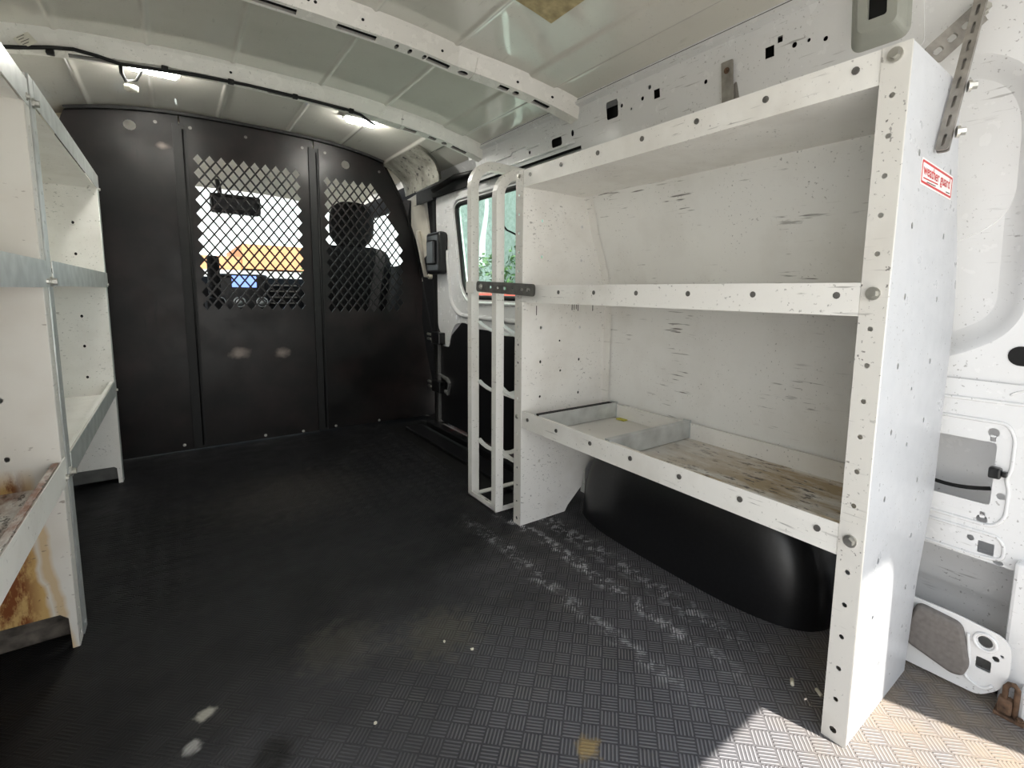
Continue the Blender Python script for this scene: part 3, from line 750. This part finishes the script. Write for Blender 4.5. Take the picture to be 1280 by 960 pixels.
# perforated strap tying rack and shelf together
def perforated(p0, p1, wdir, w, slots, th, name, mat, parent=None, n=None, r=None):
    p0, p1 = Vector(p0), Vector(p1); L = (p1-p0).length; d = (p1-p0)/L
    wd_ = Vector(wdir); wd_ = (wd_-wd_.dot(d)*d).normalized(); nn = d.cross(wd_)
    holes = []
    for a, l, hw in slots:
        if l < hw*2.2: holes.append(circ(a*L, 0, hw, 10))
        else: holes.append(rrect(a*L-l/2, -hw, a*L+l/2, hw, hw*.95, 3))
    mb = MB(); rr = r if r else w*.3
    mb.plate(rrect(0, -w/2, L, w/2, rr, 4), holes, lambda u, v, t: p0+d*u+wd_*v+nn*(t-th/2), th)
    return mb.build(name, mat, parent), d, wd_, nn
sl = [(.17, .006, .003), (.27, .014, .004), (.40, .014, .004), (.52, .02, .005), (.66, .006, .003), (.80, .018, .004), (.90, .022, .005)]
o, d, w2, nn = perforated((.828, 1.488, .775), (.838, 1.160, .762), (0, 0, 1), .036, sl, .003, 'slotted_strap', MT['strap'])
tag(o, 'dark perforated metal strap tying the white rack to the shelf lip', 'strap')
mb = MB(); mb.bolt((.8265, 1.455, .774), (-1, 0, 0), .006, .006); mb.build('bolt', MT['bolt'], o)
# loop of black wire in the rack
wi = MB()
wi.tube([(.93, 1.55, 1.08), (.935, 1.53, 1.02), (.95, 1.49, .975), (.99, 1.44, .945), (1.04, 1.40, .93), (1.08, 1.36, .93), (1.12, 1.33, .96)], .0035, 6)
wi.tube([(.96, 1.35, 1.10), (.965, 1.35, 1.02), (.98, 1.34, .95), (1.02, 1.33, .92), (1.07, 1.32, .90)], .0035, 6)
wi.tube([(1.0+.011*math.cos(t), 1.345, .905+.011*math.sin(t)) for t in [2*math.pi*k/10 for k in range(10)]], .002, 5, closed=True)
tag(wi.build('wire_loop', MT['cable']), 'thin black wire looped behind the white rack tubes', 'wire')

# ------------------------------------------------------------------ braces and brackets above the near end panel
yb = .262
def brace(p0, p1, wdir, w, label, n):
    L = (Vector(p1)-Vector(p0)).length
    slots = [((k+.5)/n, L/n*.62, w*.13) for k in range(n)]
    root, d, wd_, nn = perforated(p0, p1, wdir, w, slots, .003, 'slotted_brace', MT['steel'])
    tag(root, label, 'brace', 'slotted steel braces over the shelf end')
    return root, d, wd_, nn
o1, d, wd_, nn = brace((.985, yb, .990), (1.118, .262, 1.285), (0, 1, 0), .018, 'slotted steel brace bolted to the shelf end panel above its sticker', 9)
p0 = Vector((.985, yb, .99))
mb = MB(); fl_ = nn*.0
for t in (.02,): pass
mb.plate(rrect(0, 0, .325, .009, .003, 3), [],
         lambda u, v, w: p0+d*u+wd_*(v-.0045)*1.9+(nn if nn.y > 0 else -nn)*(.004+w), .003)
mb.build('side_flange', MT['steel'], o1)
for t in (.03, .115):
    mb = MB(); c = p0+d*t*1.0; mb.bolt(c-Vector((0, .013, 0)), (0.5, -1, 0), .006, .012); mb.build('bolt', MT['bolt'], o1)
q0, q1 = at('x', 1.06, 1163, 72), at('x', 1.175, 1252, -8)
o2, d2, w2, n2 = brace(q0, q1, (0, -.35, -1), .036, 'wide slotted steel brace running back from shelf top to the van wall', 5)
for t in (.72, .88):
    mb = MB(); c = q0.lerp(q1, t); n_ = n2 if n2.dot(CAMP-c) > 0 else -n2; mb.bolt(c+n_*.0016, n_, .007, .012); mb.build('bolt', MT['bolt'], o2)
# steel tab standing behind the shelf top
tp = onC(912, 78); tb = MB()
tb.plate(rounded([(-.016, -.10), (.016, -.10), (.016, 0), (-.016, 0)], .003, 2), [circ(0, -.022, .005, 10)], lambda u, v, w: (tp.x-.012+w-.13*v, tp.y+u, tp.z+v), .003)
tb.plate(rounded([(-.028, -.10), (-.012, -.10), (-.012, -.055), (-.020, -.05)], .003, 2), [], lambda u, v, w: (tp.x-.004+w-.13*v, tp.y+u, tp.z+v), .003)
o = tag(tb.build('steel_tab', MT['steel']), 'upright grey steel tab on the wall behind the shelf top lip', 'bracket')
mb = MB(); mb.bolt((tp.x-.010, tp.y, tp.z-.022), (-1, 0, 0), .005, .004); mb.build('bolt', MT['rust'], o)
# pressed mounting cup near the roof
hk = thing('mounting_cup', 'grey-green pressed steel mounting cup with square hole near the roof rail', 'bracket', tuple(onC(1105, 20)))
c0 = onC(1102, 5); mb = MB(); rings = []
base = rrect(-.052, -.075, .052, .055, .02, 5); topr = rrect(-.034, -.05, .034, .045, .014, 5); inn = rrect(-.017, -.030, .017, .030, .005, 5)
f = lambda u, v, w: (c0.x-.13*v-w, c0.y+u, c0.z+v)
mb.grid([[f(u, v, .002) for u, v in base], [f(u, v, .006) for u, v in inset(base, .006)], [f(u, v, .022) for u, v in topr], [f(u, v, .022) for u, v in inn], [f(u, v, .004) for u, v in inn]], False, closed=True)
mb.build('cup', plain('grey_green_steel', (.36, .37, .33), .4, 0, .06, 30), hk)
mb = MB(); mb.plate(rrect(-.017, -.030, .017, .030, .005, 4), [], lambda u, v, w: f(u, v, .012+w), .001); mb.build('hole_shade', MT['bulk_dark'], hk)  # black plate added as the shade inside the square hole
mb = MB(); mb.plate(rounded([(-.075, -.10), (.075, -.085), (.065, .05), (-.065, .05)], .015, 4), [], lambda u, v, w: f(u, v, w), .002); mb.build('base_plate', MT['body'], hk)

# ------------------------------------------------------------------ tailgate corner: bracket plate, pad, latch
bpz = thing('corner_bracket', 'white punched steel bracket plate at floor level by the tailgate', 'bracket', (1.17, .20, 0))
BR = rounded([(.30, .148), (.21, .148), (.142, .141), (.128, .125), (.126, .075), (.138, .035), (.165, .008), (.30, .004)], .012, 4)
mb = MB(); mb.plate(BR, [circ(.164, .117, .011, 14), rrect(.152, .060, .174, .084, .003, 2), circ(.147, .093, .0055), circ(.139, .103, .003)], lambda u, v, w: (1.17+w, u, v), .003)
mb.tube([(1.1685, .164+.016*math.cos(t), .117+.016*math.sin(t)) for t in [2*math.pi*k/20 for k in range(20)]], .003, 6, closed=True)
mb.tube([(1.169, u, v) for u, v in rounded([(.19, .13), (.182, .06), (.19, .035), (.16, .022), (.142, .045)], .015, 4)[3:-3]], .003, 6)
mb.build('plate', MT['body'], bpz)
pd = MB(); PADO = rounded([(.270, .143), (.198, .136), (.180, .060), (.188, .036), (.205, .030), (.284, .052), (.286, .085)], .014, 5)
rings = [[(1.170-w, u, v) for u, v in inset(PADO, d)] for d, w in ((0, 0), (0, .009), (.002, .012), (.006, .0135))]
pd.grid(rings, True, closed=True); pd.plate(inset(PADO, .006), [], lambda u, v, w: (1.170-.0135+w, u, v), .001)
tag(pd.build('sound_pad', MT['grey_pad']), 'grey felt pad stuck on the white corner bracket plate', 'pad')
lt = thing('striker_latch', 'rusty striker latch on the floor edge at the tailgate corner', 'latch', (1.165, .125, 0))
mb = MB(); mb.tube([(1.162, .128, .0), (1.162, .128, .055), (1.160, .124, .064), (1.160, .117, .066), (1.160, .112, .06), (1.160, .112, .0)], .0045, 8); mb.build('striker_bar', MT['rust'], lt)
mb = MB(); mb.bbox((1.150, .098, .0), (1.185, .140, .006), .002); mb.bbox((1.152, .116, .006), (1.172, .136, .035), .004); mb.build('base_plate', MT['rust'], lt)
mb = MB(); mb.bolt((1.155, .104, .006), (0, 0, 1), .005, .006); mb.build('bolt', MT['rust'], lt)
# cable and clip in the wall opening
cb = MB(); cb.tube([(1.262, .33-.012*i, .392-.020*math.sin(math.pi*(i+2)/15)) for i in range(12)], .004, 8)
tag(cb.build('wall_cable', MT['cable']), 'black cable sagging across the rectangular wall opening', 'cable')
cl = MB(); cl.bbox((1.205, .178, .42), (1.222, .196, .441), .003); cl.bbox((1.210, .170, .425), (1.222, .178, .435), .002)
tag(cl.build('wire_clip', MT['black_plastic']), 'black plastic clip on the edge of the rectangular wall opening', 'clip')

# ------------------------------------------------------------------ roof lamps, cable, tag, foam
def on_bow(x, dz, dy=0.): return Vector((x, bow2y(x)+dy, roofz(x)+dz))
for xl, y_, ln, lab in ((-.012, 2.245, .13, 'lit dome lamp with a hanging connector, above the plain partition panel'), (.70, 2.292, .12, 'lit dome lamp at the cable end, above the smaller mesh window')):
    zl = roofz(xl)
    lm = thing('dome_lamp', lab, 'lamp', (xl, y_, zl), 'dome lamps on the roof')
    mb = MB(); mb.bbox((xl-ln/2-.012, y_-.028, zl-.012), (xl+ln/2+.012, y_+.028, zl-.003), .004); mb.build('housing', MT['body'], lm)
    mb = MB(); mb.bbox((xl-ln/2, y_-.02, zl-.026), (xl+ln/2, y_+.02, zl-.012), .006, 3); mb.build('lens', MT['led'], lm)
cb = MB()
pts = [on_bow(-.40, -.058, -.02), on_bow(-.30, -.056, -.02), on_bow(-.24, -.050, -.025), on_bow(-.19, -.046, -.024), on_bow(-.14, -.052, -.015), on_bow(-.09, -.060, 0), on_bow(-.03, -.060, 0), on_bow(.10, -.058, -.008), on_bow(.25, -.056, -.012), on_bow(.42, -.057, -.012), on_bow(.58, -.057, -.012), on_bow(.64, -.058, 0), on_bow(.67, -.062, .02), on_bow(.72, -.050, .08), Vector((.705, 2.256, roofz(.70)-.012))]
cb.tube(pts, .0055, 7)
cb.tube([on_bow(-.09, -.060, 0), on_bow(-.092, -.066, .06), on_bow(-.085, -.062, .15), on_bow(-.06, -.035, .21), Vector((-.03, 2.209, roofz(-.03)-.012))], .005, 7)
cab = cb.build('lamp_cable', MT['cable']); tag(cab, 'black lamp cable clipped along the front roof bow', 'cable')
for x in (-.24, .02, .20, .40, .60):
    mb = MB(); p = on_bow(x, -.056, -.010); mb.bbox(p-Vector((.009, .009, .009)), p+Vector((.009, .009, .007)), .003); mb.build('clip', MT['cable'], cab)
mb = MB(); c = on_bow(-.075, -.075, .20); mb.tube([c, c+Vector((0, 0, .015))], .02, 14); mb.build('connector', MT['card'], cab)
T4 = [at('y', 2.02, *p) for p in ((13, 45), (32, 37), (47, 53), (28, 61))]
tg = MB(); tg.prism(T4, (0, .001, 0)); tgo = tag(tg.build('paper_tag', MT['card']), 'small printed paper tag stuck on the front roof bow', 'tag')
mb = MB()
for a, l in ((.25, .5), (.42, .35), (.6, .55), (.78, .4)):
    e0 = T4[0].lerp(T4[3], a).lerp(T4[1].lerp(T4[2], a), .2); e1 = T4[0].lerp(T4[3], a).lerp(T4[1].lerp(T4[2], a), .2+l)
    mb.tube([e0-Vector((0, .0006, 0)), e1-Vector((0, .0006, 0))], .001, flat=(.003, .0006))
mb.build('print_lines', MT['ink'], tgo)
fp = MB(); rows = []
for i in range(9):
    rows.append([(.45+.40*k/12, .60+.518*i/8, roofz(.45+.40*k/12)-.010) for k in range(13)])
fp.grid(rows, False); fp.grid([[(x, y, z+.012) for x, y, z in R] for R in rows], False)
per = [rows[0], [(x, y, z+.012) for x, y, z in rows[0]]]; fp.grid(per, False); fp.grid([rows[-1], [(x, y, z+.012) for x, y, z in rows[-1]]], False)
fp.grid([[R[-1] for R in rows], [(R[-1][0], R[-1][1], R[-1][2]+.012) for R in rows]], False)
tag(fp.build('foam_patch', MT['foam']), 'tan foam patch glued to the roof skin between bow and tailgate', 'foam patch')

# ------------------------------------------------------------------ litter on the mat
for (x, y, a), lab in zip(((.919, .394, .5), (.935, .351, 1.0)), ('cream stub on the mat, farther from the shelf end panel', 'cream stub on the mat right beside the shelf end panel')):
    mb = MB(); d = Vector((math.cos(a), math.sin(a), 0))*.0075; c = Vector((x, y, .0042))
    mb.tube([c-d, c-d*.2, c+d], .0036, 10); o = mb.build('cream_stub', MT['stub']); tag(o, lab, 'stub', 'cream stubs under the shelf')
for i, (x, y, lab) in enumerate(((.421, .901, 'white crumb in the worn brownish ring of the mat'), (.458, .845, 'white crumb just behind the worn ring, toward the tailgate'), (.237, .787, 'white crumb on clean ribbed mat, apart from the brownish worn ring'))):
    bm = bmesh.new(); bmesh.ops.create_icosphere(bm, subdivisions=1, radius=.0035)
    for v in bm.verts: v.co *= 1+random.uniform(-.25, .25)
    mb = MB(); bm.verts.index_update(); mb.add([v.co+Vector((x, y, .0028)) for v in bm.verts], [tuple(v.index for v in f.verts) for f in bm.faces]); bm.free()
    tag(mb.build('crumb', MT['stub']), lab, 'crumb', 'white crumbs on the mat')
mb = MB(); mb.bbox((1.165, 1.10, .3345), (1.185, 1.135, .338), .001); tag(mb.build('tape_scrap', MT['yellow']), 'yellow scrap of tape between the two tray dividers', 'scrap')

# ------------------------------------------------------------------ cab seen through the mesh
def seat(name, cx, cy, lab):
    t = thing(name, lab, 'seat', (cx, cy, 0))
    def blob(w, d_, h, c, lean, n1=.35, n2=.5):
        mb = MB(); rows = []
        for i in range(17):
            ph = -math.pi/2+math.pi*i/16; r = abs(math.cos(ph))**n1 if 0 < i < 16 else 0; z = math.copysign(abs(math.sin(ph))**n1, math.sin(ph))
            rows.append([(c[0]+w/2*r*math.copysign(abs(math.cos(a))**n2, math.cos(a)), c[1]+d_/2*r*math.copysign(abs(math.sin(a))**n2, math.sin(a))-lean*z*h/2, c[2]+h/2*z) for a in [2*math.pi*k/28 for k in range(28)]])
        return mb.grid(rows, True, closed=True)
    blob(.56, .16, .78, (cx, cy, .66), .22).build('backrest', MT['cab_dark'], t)
    blob(.285, .12, .29, (cx, cy-.13, 1.185), .15, .7, .8).build('headrest', MT['cab_dark'], t)
    blob(.54, .55, .18, (cx, cy+.30, .30), 0).build('cushion', MT['cab_dark'], t)
    for s in (-.05, .05):
        mb = MB(); mb.tube([(cx+s, cy-.09, 1.0), (cx+s, cy-.12, 1.12)], .007, 8); mb.build('headrest_post', MT['bolt'], t)
    mb = MB(); mb.bbox((cx-.2, cy+.05, -.02), (cx+.2, cy+.55, .22), .02); mb.build('base', MT['cab_dark'], t)
    return t
seat('cab_seat', .965, 3.55, 'dark cab seat whose headrest shows through the smaller mesh window')
db = thing('dashboard', 'black dashboard with lit screen seen through the middle mesh window', 'dashboard', (XC, 4.5, 0))
mb = MB(); rows = []
for i in range(25):
    x = -.55+1.78*i/24
    h = .845 + (.05 if -.55 < x < .05 else 0)
    rows.append([(x, 4.35, .2), (x, 4.20, .55), (x, 4.22, h-.07), (x, 4.30, h-.01), (x, 4.55, h), (x, 4.95, h-.02), (x, 4.95, .2)])
mb.grid(rows, False); mb.build('body', MT['cab_dark'], db)
mb = MB(); mb.bbox((.20, 4.10, .35), (.56, 4.26, .86), .03, 3); cs = mb.build('centre_stack', MT['black_plastic'], db)
mb = MB(); mb.bbox((.33, 4.094, .765), (.48, 4.103, .845), .004); mb.build('screen', MT['display'], cs)
for x in (.25, .37, .51):
    mb = MB(); mb.tube([(x+.034*math.cos(t), 4.095, .66+.034*math.sin(t)) for t in [2*math.pi*k/18 for k in range(18)]], .005, 6, closed=True); mb.tube([(x, 4.10, .66), (x, 4.085, .66)], .022, 14); mb.build('knob', MT['galv'], cs)
for k in range(5):
    mb = MB(); mb.box((.58, 4.205, .60+.045*k), (.76, 4.218, .61+.045*k)); mb.build('vent_slat', MT['steel'], db)
mb = MB(); mb.bbox((.55, 4.16, .40), (1.2, 4.24, .62), .03, 2); mb.build('glove_box', MT['black_plastic'], db)
gs = thing('gear_console', 'black upright console lever at the edge of the middle mesh window', 'console', (.19, 3.55, 0))
mb = MB(); mb.bbox((.15, 3.45, -.02), (.24, 3.75, .70), .02, 2); mb.build('housing', MT['cab_dark'], gs)
mb = MB(); mb.bbox((.165, 3.47, .70), (.225, 3.56, .945), .02, 3); mb.build('lever', MT['cab_dark'], gs)
mr = thing('rear_view_mirror', 'wide black mirror housing hanging under the cab headliner', 'mirror', (.33, 3.75, 1.3))
mb = MB(); mb.bbox((.21, 3.72, 1.225), (.485, 3.80, 1.345), .018, 3); mb.build('housing', MT['black_plastic'], mr)
mb = MB(); mb.bbox((.23, 3.714, 1.245), (.465, 3.722, 1.325), .004); mb.build('mirror_glass', plain('mirror_grey', (.05, .05, .055), .25, .3), mr)
mb = MB(); mb.tube([(.27, 3.78, 1.34), (.26, 3.84, 1.46)], .014, 8); mb.build('stem', MT['black_plastic'], mr)
# headliner, cab side, pillars, windscreen
hl = MB(); rows = [[(x, y, roofz(x)-.035-max(0, y-3.4)*.10) for x in [-.42+1.5*i/20 for i in range(21)]] for y in (2.78, 3.0, 3.4, 3.8, 4.05)]
hl.grid(rows, True); hl.grid([[(x, y, z+.015) for x, y, z in R] for R in rows], True); struct(hl, 'trim_11', MT['beige'])
cs_ = MB()
def fS(u, v, w): return (1.305-max(0, v-.85)*.13+w, u, v)
cs_.plate([(2.70, -.02), (4.95, -.02), (4.95, .82), (4.05, 1.44), (2.70, 1.44)], [rounded([(3.12, .95), (4.55, .90), (4.02, 1.31), (3.12, 1.31)], .06, 4)], fS, .03)
struct(cs_, 'wall_front_right', MT['cab_dark'])
cs2 = MB(); cs2.plate([(2.70, -.02), (4.95, -.02), (4.95, .82), (4.05, 1.44), (2.70, 1.44)], [rounded([(2.95, .70), (4.65, .75), (4.02, 1.36), (2.95, 1.36)], .06, 4)], lambda u, v, w: (2*XC-fS(u, v, w)[0], u, v), .03)  # unseen window opening enlarged to let more light into the cab
struct(cs2, 'wall_front_left', MT['cab_dark'])
gl = MB(); gl.plate(rounded([(3.12, .95), (4.55, .90), (4.02, 1.31), (3.12, 1.31)], .06, 4), [], lambda u, v, w: Vector(fS(u, v, w))+Vector((.012, 0, 0)), .004); gl.build('window_3', MT['glass_clear'], None, kind='structure')
bpill = MB()
bpill.plate(rounded([(2.78, .82), (3.08, .82), (3.10, 1.33), (2.84, 1.35)], .03, 3), [], lambda u, v, w: Vector(fS(u, v, w))-Vector((.03, 0, 0)), .025)
struct(bpill, 'trim_12', MT['beige'])
gh = thing('grab_handle', 'beige grab handle on the cab pillar beside the partition edge', 'handle', (1.25, 2.95, .95))
H0 = [at('x', 1.225, *p) for p in ((522, 290), (525, 304), (529, 330), (532, 345))]
mb = MB(); mb.tube([H0[0]+Vector((.03, 0, 0)), H0[0], H0[1], H0[2], H0[3], H0[3]+Vector((.03, 0, 0))], .012, 8); mb.build('grip', MT['beige'], gh)
for p in (H0[0], H0[3]):
    mb = MB(); mb.tube([p+Vector((.02, 0, 0)), p+Vector((.05, 0, 0))], .018, 10); mb.build('mount', MT['beige'], gh)
sbt = MB(); sbt.tube([(1.19, 3.02, 1.32), (1.20, 3.05, 1.1), (1.23, 3.12, .75)], .01, flat=(.05, .003)); tag(sbt.build('seat_belt', MT['cab_dark']), 'dark seat belt hanging inside the cab beside the kerb-side seat', 'seat belt')
ws = MB(); rows = [[(x, 4.10+.9*t-.0*x, 1.42-.62*t - .05*abs((x-XC)/.8)**2) for x in [-.45+1.57*i/16 for i in range(17)]] for t in (0, .25, .5, .75, 1)]
ws.grid(rows, True); ws.grid([[(x, y+.004, z+.003) for x, y, z in R] for R in rows], True); ws.build('window_2', MT['glass_clear'], None, kind='structure')
ap = MB(); ap.tube([(1.17, 4.03, 1.42), (1.24, 4.6, 1.12), (1.27, 5.0, .82)], .03, 8).tube([(2*XC-1.17, 4.03, 1.42), (2*XC-1.24, 4.6, 1.12), (2*XC-1.27, 5.0, .82)], .03, 8); struct(ap, 'trim_13', MT['beige'])
hood = MB(); hood.grid([[(x, 4.95, .80), (x, 5.6, .68), (x, 5.8, .4), (x, 5.8, -.3)] for x in (-.5, XC, 1.17)], True); struct(hood, 'trim_14', MT['carwhite'])

# ------------------------------------------------------------------ outdoors
gd = MB(); gd.box((-80, -60, -.75), (80, 120, -.65)); struct(gd, 'ground', MT['asphalt'])
def blobtree(name, c, r, h, lab, group=None, trunk=True):
    t = thing(name, lab, 'tree' if trunk else 'shrub', (c[0], c[1], -.65), group)
    mb = MB()
    for k in range(420):
        a = random.uniform(0, 2*math.pi); z = random.uniform(-1, 1); q = random.uniform(.55, 1)**.5
        p = Vector((c[0]+r*q*math.sqrt(1-z*z)*math.cos(a), c[1]+r*q*math.sqrt(1-z*z)*math.sin(a), c[2]+h/2*q*z))
        u = Vector((random.gauss(0, 1), random.gauss(0, 1), random.gauss(0, 1))).normalized(); v = u.orthogonal().normalized(); s = r*.16
        mb.add([p-u*s, p+v*s*.5, p+u*s, p-v*s*.5], [(0, 1, 2, 3)])
    mb.build('foliage', MT['leaf'], t)
    mb = MB(); mb.tube([(c[0], c[1], -.65), (c[0]+.05, c[1], c[2])], r*.08, 8); mb.build('trunk', MT['rust'], t)
    return t
bd = thing('orange_building', 'low orange stucco building with white base band beyond the windscreen', 'building', (6, 34, -.65))
mb = MB(); mb.box((-6, 34, 1.85), (3.3, 44, 2.62)).box((3.3, 33.8, 1.95), (7.4, 44, 3.38)); mb.build('wall', MT['orange'], bd)
mb = MB(); mb.box((-6, 34, -.65), (7.4, 44, 1.84)); mb.build('base_band', MT['carwhite'], bd)
for x in (-3, 0, 3):
    mb = MB(); mb.box((x, 33.9, -.2), (x+1.4, 33.94, .8)); mb.build('window', MT['carglass'], bd)
blobtree('roadside_tree', (6.9, 30, 1.5), 1.2, 3.4, 'green roadside tree at the end of the orange building')
fe = thing('screened_fence', 'tall fence hung with pale green windscreen cloth outside the sliding door window', 'fence', (7, 8, -.65))
mb = MB(); rows = []
for i in range(18):
    y = 7.5+.5*i; rows.append([(7.0+.06*math.sin(i*1.3), y, -.2), (7.0+.06*math.sin(i*1.3+1), y, 1.6), (7.0+.05*math.sin(i*.9), y, 4.6)])
mb.grid(rows, True); mb.build('screen_cloth', MT['screen_cloth'], fe)
for y in range(8, 17, 3):
    mb = MB(); mb.tube([(7.08, y, -.65), (7.08, y, 4.7)], .04, 8); mb.build('post', MT['galv'], fe)
sh = MB(); rows = [[(6.6+.03*math.sin(k), 11.25+.02*k+.16*j/4*(1+.2*k), 3.3-.26*k) for k in range(8)] for j in range(5)]
sh.grid(rows, True); tag(sh.build('white_sheet', MT['carwhite']), 'white sheet hanging on the green screened fence outside', 'sheet')
blobtree('fence_shrub', (6.3, 10.6, .8), .5, 2.0, 'green shrub at the fence foot, outside the sliding door window', 'shrubs at the fence', False)
blobtree('fence_shrub', (6.3, 9.1, .9), .5, 2.4, 'second green shrub at the fence foot, nearer the rack', 'shrubs at the fence', False)
def car(name, c, along, mat, lab):
    t = thing(name, lab, 'car', (c[0], c[1], -.65))
    P = [(-2.1, .25), (-2.1, .75), (-1.4, .9), (-.8, 1.4), (.7, 1.42), (1.5, .95), (2.1, .85), (2.1, .25)]
    fx = (lambda u, v, w: (c[0]+w, c[1]+u, -.65+v)) if along == 'y' else (lambda u, v, w: (c[0]+u, c[1]+w, -.65+v))
    mb = MB(); mb.plate(rounded(P, .12, 3), [], fx, 1.7); mb.build('body', mat, t)
    mb = MB(); mb.plate(rounded([(-1.1, .95), (-.7, 1.32), (.6, 1.34), (1.2, .97)], .05, 3), [], lambda u, v, w: fx(u, v, w-.01), 1.72); mb.build('side_window', MT['carglass'], t)
    for u in (-1.35, 1.35):
        for w in (-.02, 1.5):
            mb = MB(); mb.tube([fx(u, .32, w), fx(u, .32, w+.22)], .32, 18, smooth=False); mb.build('wheel', MT['rubber'], t)
    return t
car('parked_car', (3.8, 8.6), 'y', MT['carred'], 'red parked car low outside the sliding door window')
car('parked_car', (3.3, 17.), 'x', MT['carwhite'], 'white parked car ahead of the windscreen')

# ------------------------------------------------------------------ light
w = bpy.data.worlds.new('sky'); sc.world = w; w.use_nodes = True
nt = w.node_tree; nt.nodes.clear()
ow = nd(nt, 'ShaderNodeOutputWorld'); bg = nd(nt, 'ShaderNodeBackground')
tc = nd(nt, 'ShaderNodeTexCoord'); sp = nd(nt, 'ShaderNodeSeparateXYZ'); nt.links.new(tc.outputs['Generated'], sp.inputs[0])
c = mix(nt, ramp(nt, sp.outputs[2], .12, .75), (1.0, 1.0, .98), (.16, .22, .30))
nt.links.new(c, bg.inputs[0]); bg.inputs[1].default_value = 1.7
nt.links.new(bg.outputs[0], ow.inputs[0])
EL = math.radians(66.5); hd = Vector((-.25, 1, 0)).normalized()
sd = hd*math.cos(EL)-Vector((0, 0, math.sin(EL)))
L = bpy.data.lights.new('sun', 'SUN'); L.energy = 7.2; L.angle = math.radians(.6); L.color = (1, .95, .86)
lo = bpy.data.objects.new('sun', L); COL.objects.link(lo); lo.rotation_euler = sd.to_track_quat('-Z', 'Y').to_euler(); lo.location = (0, -3, 6)

sc.view_settings.view_transform = 'Standard'; sc.view_settings.look = 'None'
sc.view_settings.gamma = 1; sc.view_settings.use_curve_mapping = False
sc.view_settings.exposure = 1.0
sc.cycles.use_denoising = True
sc.cycles.max_bounces = 14; sc.cycles.diffuse_bounces = 8; sc.cycles.glossy_bounces = 6; sc.cycles.transparent_max_bounces = 16
sc.cycles.sample_clamp_indirect = 6.0
